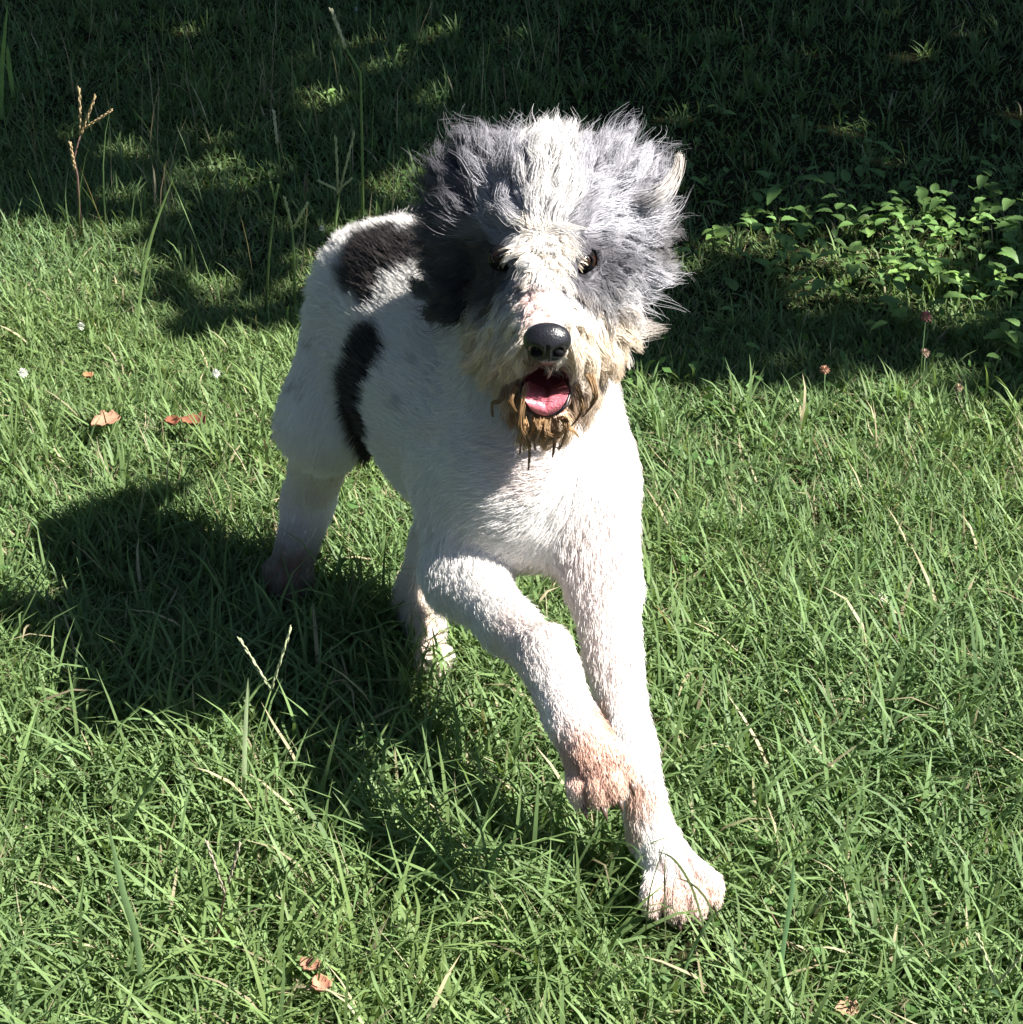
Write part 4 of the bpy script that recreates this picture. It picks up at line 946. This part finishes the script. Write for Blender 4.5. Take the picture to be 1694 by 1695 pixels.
# fallen leaves
def dead_leaf(px, py, z, size, rot, lab, col, curl=.5):
    c = G(px, py, z); n = 12; v = []; f = []
    for i in range(n + 1):
        s = i / n; w = size * .42 * math.sin(math.pi * s ** .75) ** .7 * (1 + .18 * math.sin(s * 19))
        for t in np.linspace(-1, 1, 7):
            x, y = t * w, (s - .5) * size; q = np.array([x * math.cos(rot) - y * math.sin(rot), x * math.sin(rot) + y * math.cos(rot), curl * (abs(t) ** 1.6 * w * .9 + (s - .5) ** 2 * size * .8) + .0016 * math.sin(s * 23 + t * 6)])
            v.append(c + q)
    for i in range(n):
        for j in range(6): f.append((i * 7 + j, i * 7 + j + 1, (i + 1) * 7 + j + 1, (i + 1) * 7 + j))
    o = mesh_obj('fallen_leaf', v, f, M_DRY, cols=cl(v, col)); so = o.modifiers.new('thickness', 'SOLIDIFY'); so.thickness = .0006; tag(o, lab, 'leaf', 'dead leaves lying in the grass')
dead_leaf(175, 700, .040, .042, 2.2, 'pinkish brown dead leaf on sunny grass left of the hind leg', A(.36, .20, .13))
dead_leaf(320, 703, .034, .036, 1.2, 'dark red brown dead leaf half sunk in grass near the hind leg', A(.19, .08, .045), .8)
dead_leaf(286, 700, .030, .026, .3, 'small dark dead leaf beside the red brown one', A(.18, .07, .04), .8)
dead_leaf(512, 1598, .045, .020, 1.0, 'upper of two small tan dead leaves at the bottom left', A(.32, .17, .11))
dead_leaf(532, 1630, .045, .022, .4, 'lower of two small tan dead leaves at the bottom left', A(.42, .20, .13))
dead_leaf(1402, 1672, .045, .022, 1.7, 'small tan dead leaf at the bottom edge right of the dog', A(.34, .23, .14))
dead_leaf(145, 622, .034, .018, .7, 'tiny brown dead leaf above the pinkish one', A(.36, .18, .09))
# clover flower heads
def clover(px, py, z, r, lab, col):
    c = G(px, py, z); root = empty('clover_flower', (c[0], c[1], 0)); tag(root, lab, 'flower', 'small clover flowers in the lawn')
    v, f = tube([A(c[0] + .004, c[1], -.01), A(c[0] + .002, c[1], z * .5), c], [.0009] * 3, 6); mesh_obj('stem', v, f, M_LEAF, root, cols=cl(v, DGRN))
    parts = []
    for i in range(46):
        th = math.acos(1 - 1.7 * (i + .5) / 46); ph = i * 2.39996; d = A(math.sin(th) * math.cos(ph), math.sin(th) * math.sin(ph), math.cos(th))
        s_ = nrm(np.cross(d, A(.1, .2, 1))); e_ = c + d * r * rng.uniform(.85, 1.1); b_ = c + d * r * .2
        parts.append(([b_, e_ * .5 + b_ * .5 + s_ * r * .16, e_, e_ * .5 + b_ * .5 - s_ * r * .16], [(0, 1, 2, 3)]))
    v, f = merge(parts); mesh_obj('flower_head', v, f, M_DRY, root, smooth=False, cols=cl(v, col))
for a in [(1533, 524, .12, .011, 'pink clover head on a tall stem in the right shade', A(.30, .12, .13)), (1532, 584, .08, .008, 'faded clover head at the shade edge on the right', A(.30, .21, .16)), (1366, 612, .07, .008, 'orange pink clover head at the shade edge, left of the faded one', A(.34, .18, .12)),
          (1588, 642, .05, .007, 'faded clover head in sun just below the right shade edge', A(.30, .22, .15)), (38, 617, .045, .008, 'white clover head in sun at the left edge', A(.62, .62, .58)), (358, 618, .045, .007, 'white clover head left of the hind leg', A(.6, .62, .58)),
          (533, 378, .04, .006, 'tiny white clover head beside the rump', A(.55, .56, .5)), (134, 540, .045, .007, 'tiny white clover head between tufts at the left', A(.55, .58, .5)), (590, 15, .04, .006, 'pale clover head in the dark grass at the very top', A(.5, .5, .46)), (1462, 990, .04, .007, 'white bud in the sunlit grass right of the dog', A(.6, .6, .55))]:
    clover(*a)

# low broad leaves between the weeds, too many to count
zx, zy = [], []
for (a, b, sx_, sy_, n) in [(1500, 410, 130, 70, 190), (1640, 360, 70, 50, 60), (1250, 400, 90, 60, 50), (1620, 500, 80, 60, 70), (1400, 480, 120, 50, 60)]:
    g0 = G(a, b, 0); q = rng.normal(0, 1, (n, 2)) * np.array([sx_ / 1050, sy_ / 420]) ; zx.append(g0[0] + q[:, 0]); zy.append(g0[1] + q[:, 1])
zx = np.concatenate(zx); zy = np.concatenate(zy); V_, F_, C_, o_ = [], [], [], 0
for k in range(len(zx)):
    me = LM[k % 4]; co = np.array([v.co[:] for v in me.vertices]) * rng.uniform(.4, .95); an = rng.uniform(0, 6.28); ti = R(rng.uniform(-10, 40))
    M_ = np.array((Matrix.Rotation(an, 3, 'Z') @ Matrix.Rotation(ti, 3, 'X'))); V_.append(co @ M_.T + A(zx[k], zy[k], rng.uniform(.02, .09))); F_.append(np.array([p.vertices[:] for p in me.polygons]) + o_); C_.append(np.tile(A(.11, .20, .06) * rng.uniform(.7, 1.3), (len(co), 1))); o_ += len(co)
tag(mesh_obj('ground_cover', np.concatenate(V_), np.concatenate(F_), M_LEAF, cols=np.concatenate(C_)), 'dark low broad leaves filling the shade between the weeds', 'ground cover', kind='stuff')
